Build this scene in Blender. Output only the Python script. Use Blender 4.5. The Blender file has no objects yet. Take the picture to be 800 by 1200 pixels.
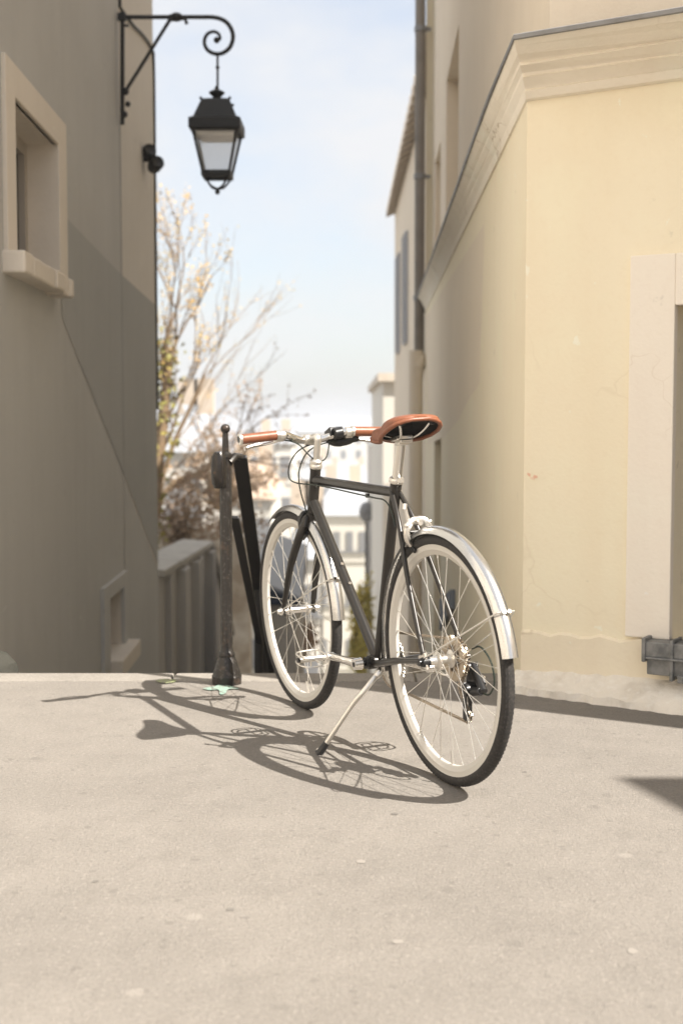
import bpy, math, random
from mathutils import Vector, Matrix, Euler
R_ = math.radians
random.seed(7)
scn = bpy.context.scene
COL = scn.collection

# ------------------------------------------------------------------ camera
F, CAM_H, PITCH = 1530.25, 0.990, 0.0677          # focal length in photo pixels, eye height, tilt down
cam_d = bpy.data.cameras.new("camera")
cam_d.sensor_fit = 'AUTO'; cam_d.sensor_width = 36.0
cam_d.lens = F / 1200 * 36.0
cam_d.clip_start = 0.05; cam_d.clip_end = 9000
cam_d.dof.use_dof = True
cam_d.dof.focus_distance = 3.8
cam_d.dof.aperture_fstop = 3.0
cam = bpy.data.objects.new("camera", cam_d); COL.objects.link(cam)
cam.location = (0, 0, CAM_H); cam.rotation_euler = (math.pi/2 - PITCH, 0, 0)
scn.camera = cam

# ------------------------------------------------------------------ light
SUN_EL, SUN_AZ = R_(48), R_(120)                  # azimuth clockwise from +Y: right and behind the camera
sun_d = bpy.data.lights.new("sun", 'SUN'); sun_d.energy = 4.1; sun_d.angle = R_(0.5); sun_d.color = (1.0, 0.945, 0.86)
sun = bpy.data.objects.new("sun", sun_d); COL.objects.link(sun)
to_sun = Vector((math.sin(SUN_AZ)*math.cos(SUN_EL), math.cos(SUN_AZ)*math.cos(SUN_EL), math.sin(SUN_EL)))
sun.rotation_euler = (-to_sun).to_track_quat('-Z', 'Y').to_euler()
sun.location = to_sun * 40

world = bpy.data.worlds.new("World"); scn.world = world
world.use_nodes = True
wt = world.node_tree; wt.nodes.clear()
w_out = wt.nodes.new('ShaderNodeOutputWorld'); w_bg = wt.nodes.new('ShaderNodeBackground')
sky = wt.nodes.new('ShaderNodeTexSky'); sky.sky_type = 'NISHITA'; sky.sun_disc = False
sky.sun_elevation = SUN_EL; sky.sun_rotation = SUN_AZ; sky.dust_density = 2.0; sky.air_density = 1.0
w_tc = wt.nodes.new('ShaderNodeTexCoord')
w_map = wt.nodes.new('ShaderNodeMapping'); w_map.inputs['Scale'].default_value = (1.0, 1.0, 2.2); w_map.inputs['Location'].default_value = (5.83, 2.64, 1.42)
w_noise = wt.nodes.new('ShaderNodeTexNoise'); w_noise.inputs['Scale'].default_value = 3.4
w_noise.inputs['Detail'].default_value = 6; w_noise.inputs['Roughness'].default_value = 0.55
w_ramp = wt.nodes.new('ShaderNodeValToRGB')
w_ramp.color_ramp.elements[0].position = 0.36; w_ramp.color_ramp.elements[0].color = (0.58, 0.58, 0.58, 1)
w_ramp.color_ramp.elements[1].position = 0.54; w_ramp.color_ramp.elements[1].color = (0.95, 0.95, 0.95, 1)
w_mix = wt.nodes.new('ShaderNodeMix'); w_mix.data_type = 'RGBA'
w_mix.inputs['B'].default_value = (3.95, 3.95, 4.0, 1)          # cloud white, in the sky's own units
wt.links.new(w_tc.outputs['Generated'], w_map.inputs['Vector'])
wt.links.new(w_map.outputs['Vector'], w_noise.inputs['Vector'])
wt.links.new(w_noise.outputs['Fac'], w_ramp.inputs['Fac'])
wt.links.new(w_ramp.outputs['Color'], w_mix.inputs['Factor'])
wt.links.new(sky.outputs['Color'], w_mix.inputs['A'])
wt.links.new(w_mix.outputs['Result'], w_bg.inputs['Color'])
w_bg.inputs['Strength'].default_value = 0.09
wt.links.new(w_bg.outputs['Background'], w_out.inputs['Surface'])

scn.view_settings.view_transform = 'Standard'
scn.view_settings.look = 'None'
scn.view_settings.gamma = 1.0
scn.view_settings.exposure = 1.38
try:
    scn.view_settings.use_curve_mapping = False
except Exception:
    pass
scn.render.engine = 'CYCLES'
scn.cycles.use_denoising = True
scn.cycles.max_bounces = 8
scn.cycles.diffuse_bounces = 4
scn.cycles.transparent_max_bounces = 12
scn.cycles.volume_bounces = 1
scn.cycles.sample_clamp_indirect = 6.0
scn.cycles.caustics_reflective = False
scn.cycles.caustics_refractive = False

# ------------------------------------------------------------------ helpers
def at(px, py, Y):
    """the point at distance Y that the photograph shows at (px, py)"""
    c, s = math.cos(PITCH), math.sin(PITCH)
    u = -(py - 600) / F; a = (px - 400) / F
    dy = c + u*s
    t = Y / dy
    return Vector((a*t, Y, CAM_H + (u*c - s)*t))

class MB:
    def __init__(self):
        self.v = []; self.f = []; self.m = []; self.s = []
    def add(self, verts, faces, mat=0, smooth=False):
        o = len(self.v)
        self.v.extend([tuple(x) for x in verts])
        for f in faces:
            self.f.append(tuple(i + o for i in f)); self.m.append(mat); self.s.append(smooth)
    def quad(self, a, b, c, d, mat=0):
        self.add([a, b, c, d], [(0, 1, 2, 3)], mat)
    def hexa(self, p, mat=0):
        self.add(p, [(3, 2, 1, 0), (4, 5, 6, 7), (0, 1, 5, 4), (1, 2, 6, 5), (2, 3, 7, 6), (3, 0, 4, 7)], mat)
    def box(self, c, size, rot=None, mat=0):
        sx, sy, sz = size[0]/2, size[1]/2, size[2]/2
        p = [Vector(q) for q in ((-sx,-sy,-sz),(sx,-sy,-sz),(sx,sy,-sz),(-sx,sy,-sz),(-sx,-sy,sz),(sx,-sy,sz),(sx,sy,sz),(-sx,sy,sz))]
        if rot is not None:
            p = [rot @ q for q in p]
        self.hexa([q + Vector(c) for q in p], mat)
    def prism(self, poly, z0, z1, mat=0):
        n = len(poly)
        vs = [(x, y, z0) for x, y in poly] + [(x, y, z1) for x, y in poly]
        fs = [tuple(range(n-1, -1, -1)), tuple(range(n, 2*n))] + [(i, (i+1) % n, n+(i+1) % n, n+i) for i in range(n)]
        self.add(vs, fs, mat)
    def tube(self, pts, r, n=8, closed=False, cap=True, mat=0, flat=None):
        pts = [Vector(p) for p in pts]; N = len(pts)
        rs = r if isinstance(r, (list, tuple)) else [r]*N
        tg = []
        for i in range(N):
            a = pts[(i-1) % N] if (closed or i > 0) else pts[i]
            b = pts[(i+1) % N] if (closed or i < N-1) else pts[i]
            tg.append((b - a).normalized())
        up = Vector((0, 0, 1)) if abs(tg[0].z) < .9 else Vector((1, 0, 0))
        nv = (up - tg[0]*up.dot(tg[0])).normalized()
        vs = []
        for i in range(N):
            nv = (nv - tg[i]*nv.dot(tg[i]))
            nv = nv.normalized() if nv.length > 1e-6 else tg[i].orthogonal().normalized()
            bv = tg[i].cross(nv)
            for k in range(n):
                a = 2*math.pi*k/n
                kx = flat if flat else 1.0
                vs.append(pts[i] + nv*math.cos(a)*rs[i] + bv*math.sin(a)*rs[i]*kx)
        fs = []
        M = N if closed else N-1
        for i in range(M):
            j = (i+1) % N
            for k in range(n):
                l = (k+1) % n
                fs.append((i*n+k, i*n+l, j*n+l, j*n+k))
        if cap and not closed:
            fs.append(tuple(range(n-1, -1, -1))); fs.append(tuple((N-1)*n + k for k in range(n)))
        self.add(vs, fs, mat, True)
    def lathe(self, prof, n=24, mtx=None, mat=0, closed=False):
        """prof: (radius, height) about the local z axis"""
        vs = []
        for r, z in prof:
            for k in range(n):
                a = 2*math.pi*k/n
                vs.append(Vector((r*math.cos(a), r*math.sin(a), z)))
        if mtx is not None:
            vs = [mtx @ v for v in vs]
        P = len(prof); fs = []
        for i in range(P if closed else P-1):
            j = (i+1) % P
            for k in range(n):
                l = (k+1) % n
                fs.append((i*n+k, i*n+l, j*n+l, j*n+k))
        if not closed:
            if prof[0][0] > 1e-5: fs.append(tuple(range(n-1, -1, -1)))
            if prof[-1][0] > 1e-5: fs.append(tuple((P-1)*n+k for k in range(n)))
        self.add(vs, fs, mat, True)
    def sphere(self, c, r, n=12, sc=(1, 1, 1), mat=0):
        prof = [(max(1e-6, r*math.sin(math.pi*i/8)), -r*math.cos(math.pi*i/8)) for i in range(9)]
        self.lathe(prof, n, Matrix.Translation(Vector(c)) @ Matrix.Diagonal((sc[0], sc[1], sc[2], 1)), mat)
    def build(self, name, mats, parent=None, sharp=35, bevel=0):
        me = bpy.data.meshes.new(name)
        me.from_pydata(self.v, [], self.f)
        for mt in (mats if isinstance(mats, (list, tuple)) else [mats]):
            me.materials.append(mt)
        me.polygons.foreach_set('material_index', self.m)
        me.polygons.foreach_set('use_smooth', self.s)
        me.update()
        if any(self.s):
            me.set_sharp_from_angle(angle=R_(sharp))
        o = bpy.data.objects.new(name, me); COL.objects.link(o)
        if parent is not None: o.parent = parent
        if bevel:
            b = o.modifiers.new('bevel', 'BEVEL'); b.width = bevel; b.segments = 2; b.limit_method = 'ANGLE'
        return o

def AXY():   # lathe axis z -> bike's sideways axis y
    return Matrix.Rotation(-math.pi/2, 4, 'X')
def along(a, b):
    a, b = Vector(a), Vector(b)
    return Matrix.Translation(a) @ (b-a).to_track_quat('Z', 'Y').to_matrix().to_4x4()
def cyl(mb, a, b, r, n=14, r2=None, mat=0):
    L = (Vector(b)-Vector(a)).length
    mb.lathe([(r, 0), (r2 if r2 is not None else r, L)], n, along(a, b), mat)
def catmull(pts, k=6, closed=False):
    P = [Vector(p) for p in pts]; out = []; N = len(P)
    for i in range(N if closed else N-1):
        p0 = P[(i-1) % N] if closed or i > 0 else P[0]
        p1, p2 = P[i], P[(i+1) % N]
        p3 = P[(i+2) % N] if closed or i < N-2 else P[-1]
        for j in range(k):
            t = j/k
            out.append(.5*((2*p1) + (p2-p0)*t + (2*p0-5*p1+4*p2-p3)*t*t + (3*p1-p0-3*p2+p3)*t**3))
    if not closed: out.append(P[-1])
    return out
def thing(name, label, cat, loc=(0, 0, 0), rot=(0, 0, 0), group=None):
    o = bpy.data.objects.new(name, None); COL.objects.link(o)
    o.empty_display_size = .1
    o.location = loc; o.rotation_euler = rot
    o['label'] = label; o['category'] = cat
    if group: o['group'] = group
    return o
def tag(o, label, cat, group=None):
    o['label'] = label; o['category'] = cat
    if group: o['group'] = group
    return o
def struct(o):
    o['kind'] = 'structure'; return o
def stuff(o):
    o['kind'] = 'stuff'; return o
def copy_part(src, parent, name=None, mtx=None):
    c = src.copy(); COL.objects.link(c); c.parent = parent
    if mtx is not None: c.matrix_basis = mtx
    return c

# ------------------------------------------------------------------ materials
def mat(name, col, rough=.7, metal=0.0, spec=.5, noise=None, bump=None, coat=0):
    """noise: list of (scale, strength, (r,g,b), lo, hi[, stretch z]) blended over the base colour; bump: (scale, distance)"""
    m = bpy.data.materials.new(name); m.use_nodes = True
    nt = m.node_tree; b = nt.nodes['Principled BSDF']
    b.inputs['Base Color'].default_value = (*col, 1)
    b.inputs['Roughness'].default_value = rough
    b.inputs['Metallic'].default_value = metal
    b.inputs['Specular IOR Level'].default_value = spec
    if coat: b.inputs['Coat Weight'].default_value = coat
    tc = nt.nodes.new('ShaderNodeTexCoord')
    prev = None
    for L in noise or []:
        sc, st, c2, lo, hi = L[:5]; zs = L[5] if len(L) > 5 else 1.0
        mp = nt.nodes.new('ShaderNodeMapping'); mp.inputs['Scale'].default_value = (1, 1, zs)
        nz = nt.nodes.new('ShaderNodeTexNoise'); nz.inputs['Scale'].default_value = sc; nz.inputs['Detail'].default_value = 5
        mr = nt.nodes.new('ShaderNodeMapRange'); mr.inputs['From Min'].default_value = lo; mr.inputs['From Max'].default_value = hi
        mr.inputs['To Max'].default_value = st
        mx = nt.nodes.new('ShaderNodeMix'); mx.data_type = 'RGBA'
        nt.links.new(tc.outputs['Object'], mp.inputs['Vector']); nt.links.new(mp.outputs['Vector'], nz.inputs['Vector'])
        nt.links.new(nz.outputs['Fac'], mr.inputs['Value']); nt.links.new(mr.outputs['Result'], mx.inputs['Factor'])
        if prev is None: mx.inputs['A'].default_value = (*col, 1)
        else: nt.links.new(prev, mx.inputs['A'])
        mx.inputs['B'].default_value = (*c2, 1)
        prev = mx.outputs['Result']
    if prev is not None: nt.links.new(prev, b.inputs['Base Color'])
    if bump:
        nz = nt.nodes.new('ShaderNodeTexNoise'); nz.inputs['Scale'].default_value = bump[0]; nz.inputs['Detail'].default_value = 6
        bp = nt.nodes.new('ShaderNodeBump'); bp.inputs['Distance'].default_value = bump[1]; bp.inputs['Strength'].default_value = .6
        nt.links.new(tc.outputs['Object'], nz.inputs['Vector']); nt.links.new(nz.outputs['Fac'], bp.inputs['Height'])
        nt.links.new(bp.outputs['Normal'], b.inputs['Normal'])
    return m

def plaster(name, col, dark, light=None, bump=(70, .002)):
    light = light or tuple(min(.9, c*1.1) for c in col)
    return mat(name, col, .88, noise=[(1.3, .55, dark, .42, .75), (2.6, .5, light, .5, .75), (7.0, .28, dark, .48, .74, .07), (38, .2, dark, .52, .72), (17, .55, tuple(min(.9, c*1.3) for c in col), .705, .73), (11, .5, tuple(c*.7 for c in col), .70, .74)], bump=bump, spec=.3)

M = {}
M['cream_wall'] = plaster('cream_plaster', (.87, .785, .605), (.81, .70, .51))
M['cream_up'] = plaster('tan_plaster', (.74, .65, .53), (.66, .565, .45))
def add_cracks(m, scale, width, colr, amt, thr):
    """hairline cracks: edges of large distorted cells, kept only where a broad noise allows"""
    nt = m.node_tree; b = nt.nodes['Principled BSDF']; N = nt.nodes.new; LK = nt.links.new
    src = b.inputs['Base Color'].links[0].from_socket
    tc = N('ShaderNodeTexCoord'); wn = N('ShaderNodeTexNoise'); wn.inputs['Scale'].default_value = 6; LK(tc.outputs['Object'], wn.inputs['Vector'])
    ad = N('ShaderNodeVectorMath'); ad.operation = 'MULTIPLY_ADD'; ad.inputs[1].default_value = (.25, .25, .25); LK(wn.outputs['Color'], ad.inputs[0]); LK(tc.outputs['Object'], ad.inputs[2])
    v = N('ShaderNodeTexVoronoi'); v.feature = 'DISTANCE_TO_EDGE'; v.inputs['Scale'].default_value = scale; LK(ad.outputs[0], v.inputs['Vector'])
    r = N('ShaderNodeMapRange'); r.inputs['From Max'].default_value = width; r.inputs['To Min'].default_value = amt; r.inputs['To Max'].default_value = 0; LK(v.outputs['Distance'], r.inputs['Value'])
    n2 = N('ShaderNodeTexNoise'); n2.inputs['Scale'].default_value = 2.2; LK(tc.outputs['Object'], n2.inputs['Vector'])
    r2 = N('ShaderNodeMapRange'); r2.inputs['From Min'].default_value = thr; r2.inputs['From Max'].default_value = thr+.08; LK(n2.outputs['Fac'], r2.inputs['Value'])
    mu = N('ShaderNodeMath'); mu.operation = 'MULTIPLY'; LK(r.outputs['Result'], mu.inputs[0]); LK(r2.outputs['Result'], mu.inputs[1])
    mx = N('ShaderNodeMix'); mx.data_type = 'RGBA'; LK(src, mx.inputs['A']); mx.inputs['B'].default_value = (*colr, 1); LK(mu.outputs[0], mx.inputs['Factor'])
    LK(mx.outputs['Result'], b.inputs['Base Color'])
M['patch'] = plaster('tan_patch_plaster', (.82, .72, .575), (.76, .65, .50))
M['cornice'] = plaster('cornice_plaster', (.90, .835, .725), (.76, .68, .56))
M['plinth'] = plaster('plinth_plaster', (.84, .75, .59), (.74, .63, .48))
M['surround'] = plaster('surround_plaster', (.87, .80, .70), (.79, .70, .60))
add_cracks(M['cream_wall'], 1.6, .008, (.76, .66, .49), .45, .56)
add_cracks(M['cornice'], 2.4, .012, (.45, .36, .26), .8, .5)
add_cracks(M['plinth'], 2.0, .010, (.60, .49, .35), .7, .5)
add_cracks(M['surround'], 2.2, .006, (.74, .65, .54), .5, .55)
M['mortar'] = mat('rough_mortar', (.80, .74, .65), .95, noise=[(9, .6, (.58, .51, .42), .48, .68), (40, .5, (.88, .84, .77), .5, .7)], bump=(28, .02))
M['grey_wall'] = plaster('grey_brown_plaster', (.515, .505, .48), (.425, .415, .392), (.57, .56, .535))
M['grey_band'] = plaster('grey_green_tone', (.42, .418, .40), (.35, .347, .332), (.455, .453, .435))
M['grey_low'] = plaster('low_grey_plaster', (.53, .52, .495), (.44, .43, .408), (.57, .56, .535))
M['grey_far'] = plaster('light_grey_plaster', (.66, .62, .56), (.575, .535, .48))
M['grey_ret'] = plaster('retaining_plaster', (.47, .445, .41), (.37, .35, .32))
M['left_frame'] = plaster('window_stone', (.76, .69, .60), (.65, .58, .49))
M['pane_dark'] = mat('dark_glass', (.02, .022, .025), .08)
M['wood_frame'] = mat('painted_frame', (.45, .40, .34), .6)
M['coping'] = mat('coping_stone', (.42, .395, .35), .9, noise=[(8, .6, (.25, .23, .2), .45, .7)], bump=(30, .01))
M['zinc'] = mat('zinc', (.26, .26, .265), .55, .5, noise=[(6, .6, (.12, .11, .10), .45, .7)])
M['lead'] = mat('lead_grey_metal', (.25, .25, .245), .55, .4, noise=[(22, .7, (.09, .095, .1), .45, .65), (9, .4, (.3, .3, .29), .55, .75)], bump=(40, .004))
M['pipe'] = mat('pipe_grey', (.23, .205, .18), .6, .2, noise=[(5, .6, (.16, .14, .12), .45, .7)])
M['tile'] = mat('roof_tile', (.60, .53, .45), .85, noise=[(6, .6, (.42, .36, .30), .45, .7)])
M['iron'] = mat('black_iron', (.016, .016, .017), .45, .3)
M['iron_gloss'] = mat('worn_black_iron', (.022, .019, .017), .26, .4, noise=[(50, .6, (.12, .07, .045), .58, .7)], bump=(60, .001))
M['rail'] = mat('dark_rail', (.012, .011, .011), .5, .2)
M['post'] = mat('worn_iron', (.024, .021, .019), .33, .3, noise=[(30, .5, (.12, .075, .05), .58, .74), (90, .6, (.12, .11, .10), .56, .70)], bump=(60, .001))
M['frame'] = mat('frame_paint', (.032, .029, .026), .29, .35, spec=.5)
M['chrome'] = mat('polished_alloy', (.80, .78, .75), .16, 1.0)
M['alloy'] = mat('satin_alloy', (.74, .71, .66), .34, .9)
M['rim'] = mat('cream_alloy_rim', (.60, .575, .53), .55, .12)
M['guard'] = mat('hammered_guard', (.60, .595, .585), .27, .95, bump=(60, .0006))
M['tyre'] = mat('tyre_rubber', (.022, .020, .019), .78, bump=(260, .0012), noise=[(140, .5, (.07, .06, .052), .5, .68)])
M['leather'] = mat('tan_leather', (.225, .078, .037), .42, noise=[(40, .5, (.155, .053, .026), .48, .66)], bump=(150, .0006))
M['leather_dk'] = mat('brown_leather', (.17, .068, .04), .5)
M['black'] = mat('black_plastic', (.014, .014, .015), .34)
M['blackm'] = mat('black_matte', (.012, .011, .010), .7)
M['spoke'] = mat('spoke_steel', (.80, .77, .71), .28, .85)
M['brass'] = mat('cassette_steel', (.54, .46, .36), .34, .85)
M['chain'] = mat('chain_steel', (.45, .38, .30), .4, .85)
M['cable'] = mat('green_black_cable', (.018, .026, .018), .4)
M['cream_far'] = mat('far_cream', (.56, .535, .48), .9, noise=[(.5, .4, (.47, .445, .40), .45, .7)])
M['white_far'] = mat('far_white', (.66, .63, .575), .9, noise=[(.4, .4, (.56, .53, .48), .45, .7)])
M['grey_farm'] = mat('far_grey', (.58, .55, .51), .9, noise=[(.6, .4, (.48, .455, .42), .45, .7)])
M['zinc_far'] = mat('far_zinc_roof', (.37, .385, .41), .75, 0)
M['red_far'] = mat('far_tile_roof', (.52, .40, .31), .9)
M['brickred'] = mat('far_brick', (.50, .42, .34), .9, noise=[(1.5, .5, (.62, .48, .34), .45, .7)])
M['win_far'] = mat('far_window', (.20, .20, .205), .3)
M['blue_shut'] = mat('blue_grey_shutter', (.46, .475, .51), .7)
M['bark'] = mat('bark', (.24, .165, .095), .9, noise=[(9, .6, (.17, .12, .08), .45, .65)])
M['twig'] = mat('twig', (.22, .16, .11), .9)
M['bud'] = mat('yellow_bud', (.52, .33, .11), .7, noise=[(3, .7, (.38, .30, .10), .45, .6)])
M['ivy'] = mat('ivy', (.17, .16, .035), .7, noise=[(3, .7, (.30, .24, .05), .45, .6)])
M['olive'] = mat('olive_leaf', (.50, .40, .08), .7, noise=[(2, .7, (.36, .31, .06), .45, .6)])
M['rust_twig'] = mat('rusty_twigs', (.30, .205, .13), .9, noise=[(2, .7, (.20, .15, .10), .45, .6)])
M['teal'] = mat('turquoise_paint', (.235, .36, .30), .85, noise=[(55, 1.0, (.23, .209, .186), .47, .66)])
M['lime'] = mat('lime_paint', (.30, .325, .17), .85, noise=[(55, 1.0, (.23, .209, .186), .47, .66)])
M['pink'] = mat('rubbed_red_chalk', (.80, .50, .35), .9, noise=[(55, 1.0, (.87, .785, .605), .40, .56)])
M['awning'] = mat('dark_blue_cover', (.035, .05, .085), .5)
M['bluebag'] = mat('slate_blue_paint', (.20, .225, .27), .7)
M['terr'] = mat('hillside', (.44, .41, .36), .95, noise=[(.3, .7, (.30, .29, .22), .45, .65), (.05, .6, (.36, .34, .30), .45, .65)])

def asphalt(name, col):
    m = bpy.data.materials.new(name); m.use_nodes = True
    nt = m.node_tree; b = nt.nodes['Principled BSDF']; N = nt.nodes.new; LK = nt.links.new
    b.inputs['Roughness'].default_value = .9; b.inputs['Specular IOR Level'].default_value = .3
    tc = N('ShaderNodeTexCoord')
    def nz(sc, det=4, rough=.55, loc=(0, 0, 0)):
        mp = N('ShaderNodeMapping'); mp.inputs['Location'].default_value = loc
        LK(tc.outputs['Object'], mp.inputs['Vector'])
        n = N('ShaderNodeTexNoise'); n.inputs['Scale'].default_value = sc; n.inputs['Detail'].default_value = det; n.inputs['Roughness'].default_value = rough
        LK(mp.outputs['Vector'], n.inputs['Vector']); return n.outputs['Fac']
    def mr(v, lo, hi, to0, to1):
        r = N('ShaderNodeMapRange'); r.inputs['From Min'].default_value = lo; r.inputs['From Max'].default_value = hi
        r.inputs['To Min'].default_value = to0; r.inputs['To Max'].default_value = to1; LK(v, r.inputs['Value']); return r.outputs['Result']
    def mix(a, bcol, fac):
        x = N('ShaderNodeMix'); x.data_type = 'RGBA'
        if isinstance(a, tuple): x.inputs['A'].default_value = (*a, 1)
        else: LK(a, x.inputs['A'])
        x.inputs['B'].default_value = (*bcol, 1); LK(fac, x.inputs['Factor']); return x.outputs['Result']
    d = tuple(c*.72 for c in col); l = tuple(min(1, c*1.25) for c in col)
    c = mix(col, d, mr(nz(1.1, 5), .40, .72, 0, .45))
    c = mix(c, l, mr(nz(2.3, 5, .6, (3, 1, 0)), .48, .75, 0, .45))
    c = mix(c, d, mr(nz(8, 6, .7, (7, 2, 0)), .5, .78, 0, .5))
    c = mix(c, tuple(x*.55 for x in col), mr(nz(110, 4, .7), .5, .72, 0, .6))
    c = mix(c, tuple(min(1, x*1.75) for x in col), mr(nz(95, 4, .7, (5, 5, 0)), .54, .74, 0, .55))
    # scattered stains: voronoi cells, a few of them dark, a few pale
    def spots(sc, rad, keep, loc, colr, amt):
        nonlocal c
        mp = N('ShaderNodeMapping'); mp.inputs['Location'].default_value = loc; LK(tc.outputs['Object'], mp.inputs['Vector'])
        wob = N('ShaderNodeTexNoise'); wob.inputs['Scale'].default_value = 35; LK(tc.outputs['Object'], wob.inputs['Vector'])
        add = N('ShaderNodeVectorMath'); add.operation = 'MULTIPLY_ADD'; add.inputs[1].default_value = (.03, .03, 0)
        LK(wob.outputs['Color'], add.inputs[0]); LK(mp.outputs['Vector'], add.inputs[2])
        v = N('ShaderNodeTexVoronoi'); v.inputs['Scale'].default_value = sc; v.voronoi_dimensions = '2D'; LK(add.outputs[0], v.inputs['Vector'])
        dist = mr(v.outputs['Distance'], rad*.6, rad, 1, 0)
        sep = N('ShaderNodeSeparateColor'); LK(v.outputs['Color'], sep.inputs['Color'])
        gt = N('ShaderNodeMath'); gt.operation = 'GREATER_THAN'; gt.inputs[1].default_value = keep; LK(sep.outputs[0], gt.inputs[0])
        mu = N('ShaderNodeMath'); mu.operation = 'MULTIPLY'; LK(dist, mu.inputs[0]); LK(gt.outputs[0], mu.inputs[1])
        m2 = N('ShaderNodeMath'); m2.operation = 'MULTIPLY'; m2.inputs[1].default_value = amt; LK(mu.outputs[0], m2.inputs[0])
        c = mix(c, colr, m2.outputs[0])
    spots(2.4, .05, .6, (1.3, .4, 0), tuple(x*.72 for x in col), .5)
    spots(2.1, .045, .68, (8.3, 2.7, 0), tuple(min(1, x*1.35) for x in col), .6)
    spots(14, .13, .78, (4.1, 6.2, 0), tuple(x*.7 for x in col), .6)
    LK(c, b.inputs['Base Color'])
    bp = N('ShaderNodeBump'); bp.inputs['Distance'].default_value = .005; bp.inputs['Strength'].default_value = .9
    LK(nz(170, 4, .65), bp.inputs['Height'])
    bp2 = N('ShaderNodeBump'); bp2.inputs['Distance'].default_value = .02; bp2.inputs['Strength'].default_value = .35
    LK(nz(9, 4), bp2.inputs['Height']); LK(bp.outputs['Normal'], bp2.inputs['Normal'])
    LK(bp2.outputs['Normal'], b.inputs['Normal'])
    return m
M['asphalt'] = asphalt('worn_pale_asphalt', (.230, .209, .186))
M['kerb'] = asphalt('kerb_stone', (.285, .26, .23))

mg = bpy.data.materials.new('lantern_glass'); mg.use_nodes = True      # frosted pane: part clear, part scattering
nt = mg.node_tree; b = nt.nodes['Principled BSDF']
b.inputs['Base Color'].default_value = (.85, .85, .84, 1); b.inputs['Roughness'].default_value = .3
tr = nt.nodes.new('ShaderNodeBsdfTransparent'); tr.inputs['Color'].default_value = (.96, .96, .96, 1)
tl = nt.nodes.new('ShaderNodeBsdfTranslucent'); tl.inputs['Color'].default_value = (.92, .92, .91, 1)
m1 = nt.nodes.new('ShaderNodeMixShader'); m1.inputs['Fac'].default_value = .6
nt.links.new(b.outputs[0], m1.inputs[1]); nt.links.new(tl.outputs[0], m1.inputs[2])
ms = nt.nodes.new('ShaderNodeMixShader'); ms.inputs['Fac'].default_value = .34
nt.links.new(tr.outputs[0], ms.inputs[1]); nt.links.new(m1.outputs[0], ms.inputs[2])
nt.links.new(ms.outputs[0], nt.nodes['Material Output'].inputs['Surface'])
M['lglass'] = mg

# ------------------------------------------------------------------ ground, stairs, hillside
def grid(xs, ys, zf):
    mb = MB(); vs = [(x, y, zf(x, y)) for y in ys for x in xs]; nx = len(xs)
    fs = [(j*nx+i, j*nx+i+1, (j+1)*nx+i+1, (j+1)*nx+i) for j in range(len(ys)-1) for i in range(nx-1)]
    mb.add(vs, fs); return mb
EDGE = 5.12
g = MB()
g.prism([(-60, -60), (60, -60), (60, EDGE-.16), (-60, EDGE-.16)], -.5, 0)
struct(g.build('pavement', M['asphalt']))
kerb = bpy.data.objects.new('kerb', None); COL.objects.link(kerb); kerb['kind'] = 'structure'
x = -2.3
while x < 1.2:
    w = random.uniform(.75, 1.05); k = MB()
    k.box((x+w/2, EDGE-.075, -.08 + .003), (w-.008, .158, .16))
    k.build('kerb_stone', M['kerb'], kerb, bevel=.006); x += w

def terr_z(y):
    P = [(5.2, -.9), (8, -3.0), (20, -10.2), (40, -19), (90, -29), (200, -40), (500, -48), (6000, -52)]
    if y <= P[0][0]: return P[0][1]
    for (a, za), (b_, zb) in zip(P, P[1:]):
        if y <= b_: return za + (zb-za)*(y-a)/(b_-a)
    return P[-1][1]
ys = [5.2, 6, 7, 8, 10, 12, 15, 20, 28, 40, 60, 90, 140, 200, 320, 500, 900, 1600, 3000, 6000]
xs = [-3000, -1200, -500, -200, -80, -30, -10, -4, -1.7, 0, 1.2, 4, 10, 30, 80, 200, 500, 1200, 3000]
struct(grid(xs, ys, lambda x, y: terr_z(y)).build('hillside', M['terr']))
stairs = bpy.data.objects.new('stairs', None); COL.objects.link(stairs); stairs['kind'] = 'structure'
for i in range(26):
    s = MB(); y0 = EDGE + .01 + i*.32; z1 = -.155*(i+1)
    s.box((-.45, y0+.17, z1-.3), (2.5, .36, .6)); s.build('step', M['kerb'], stairs)

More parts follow.
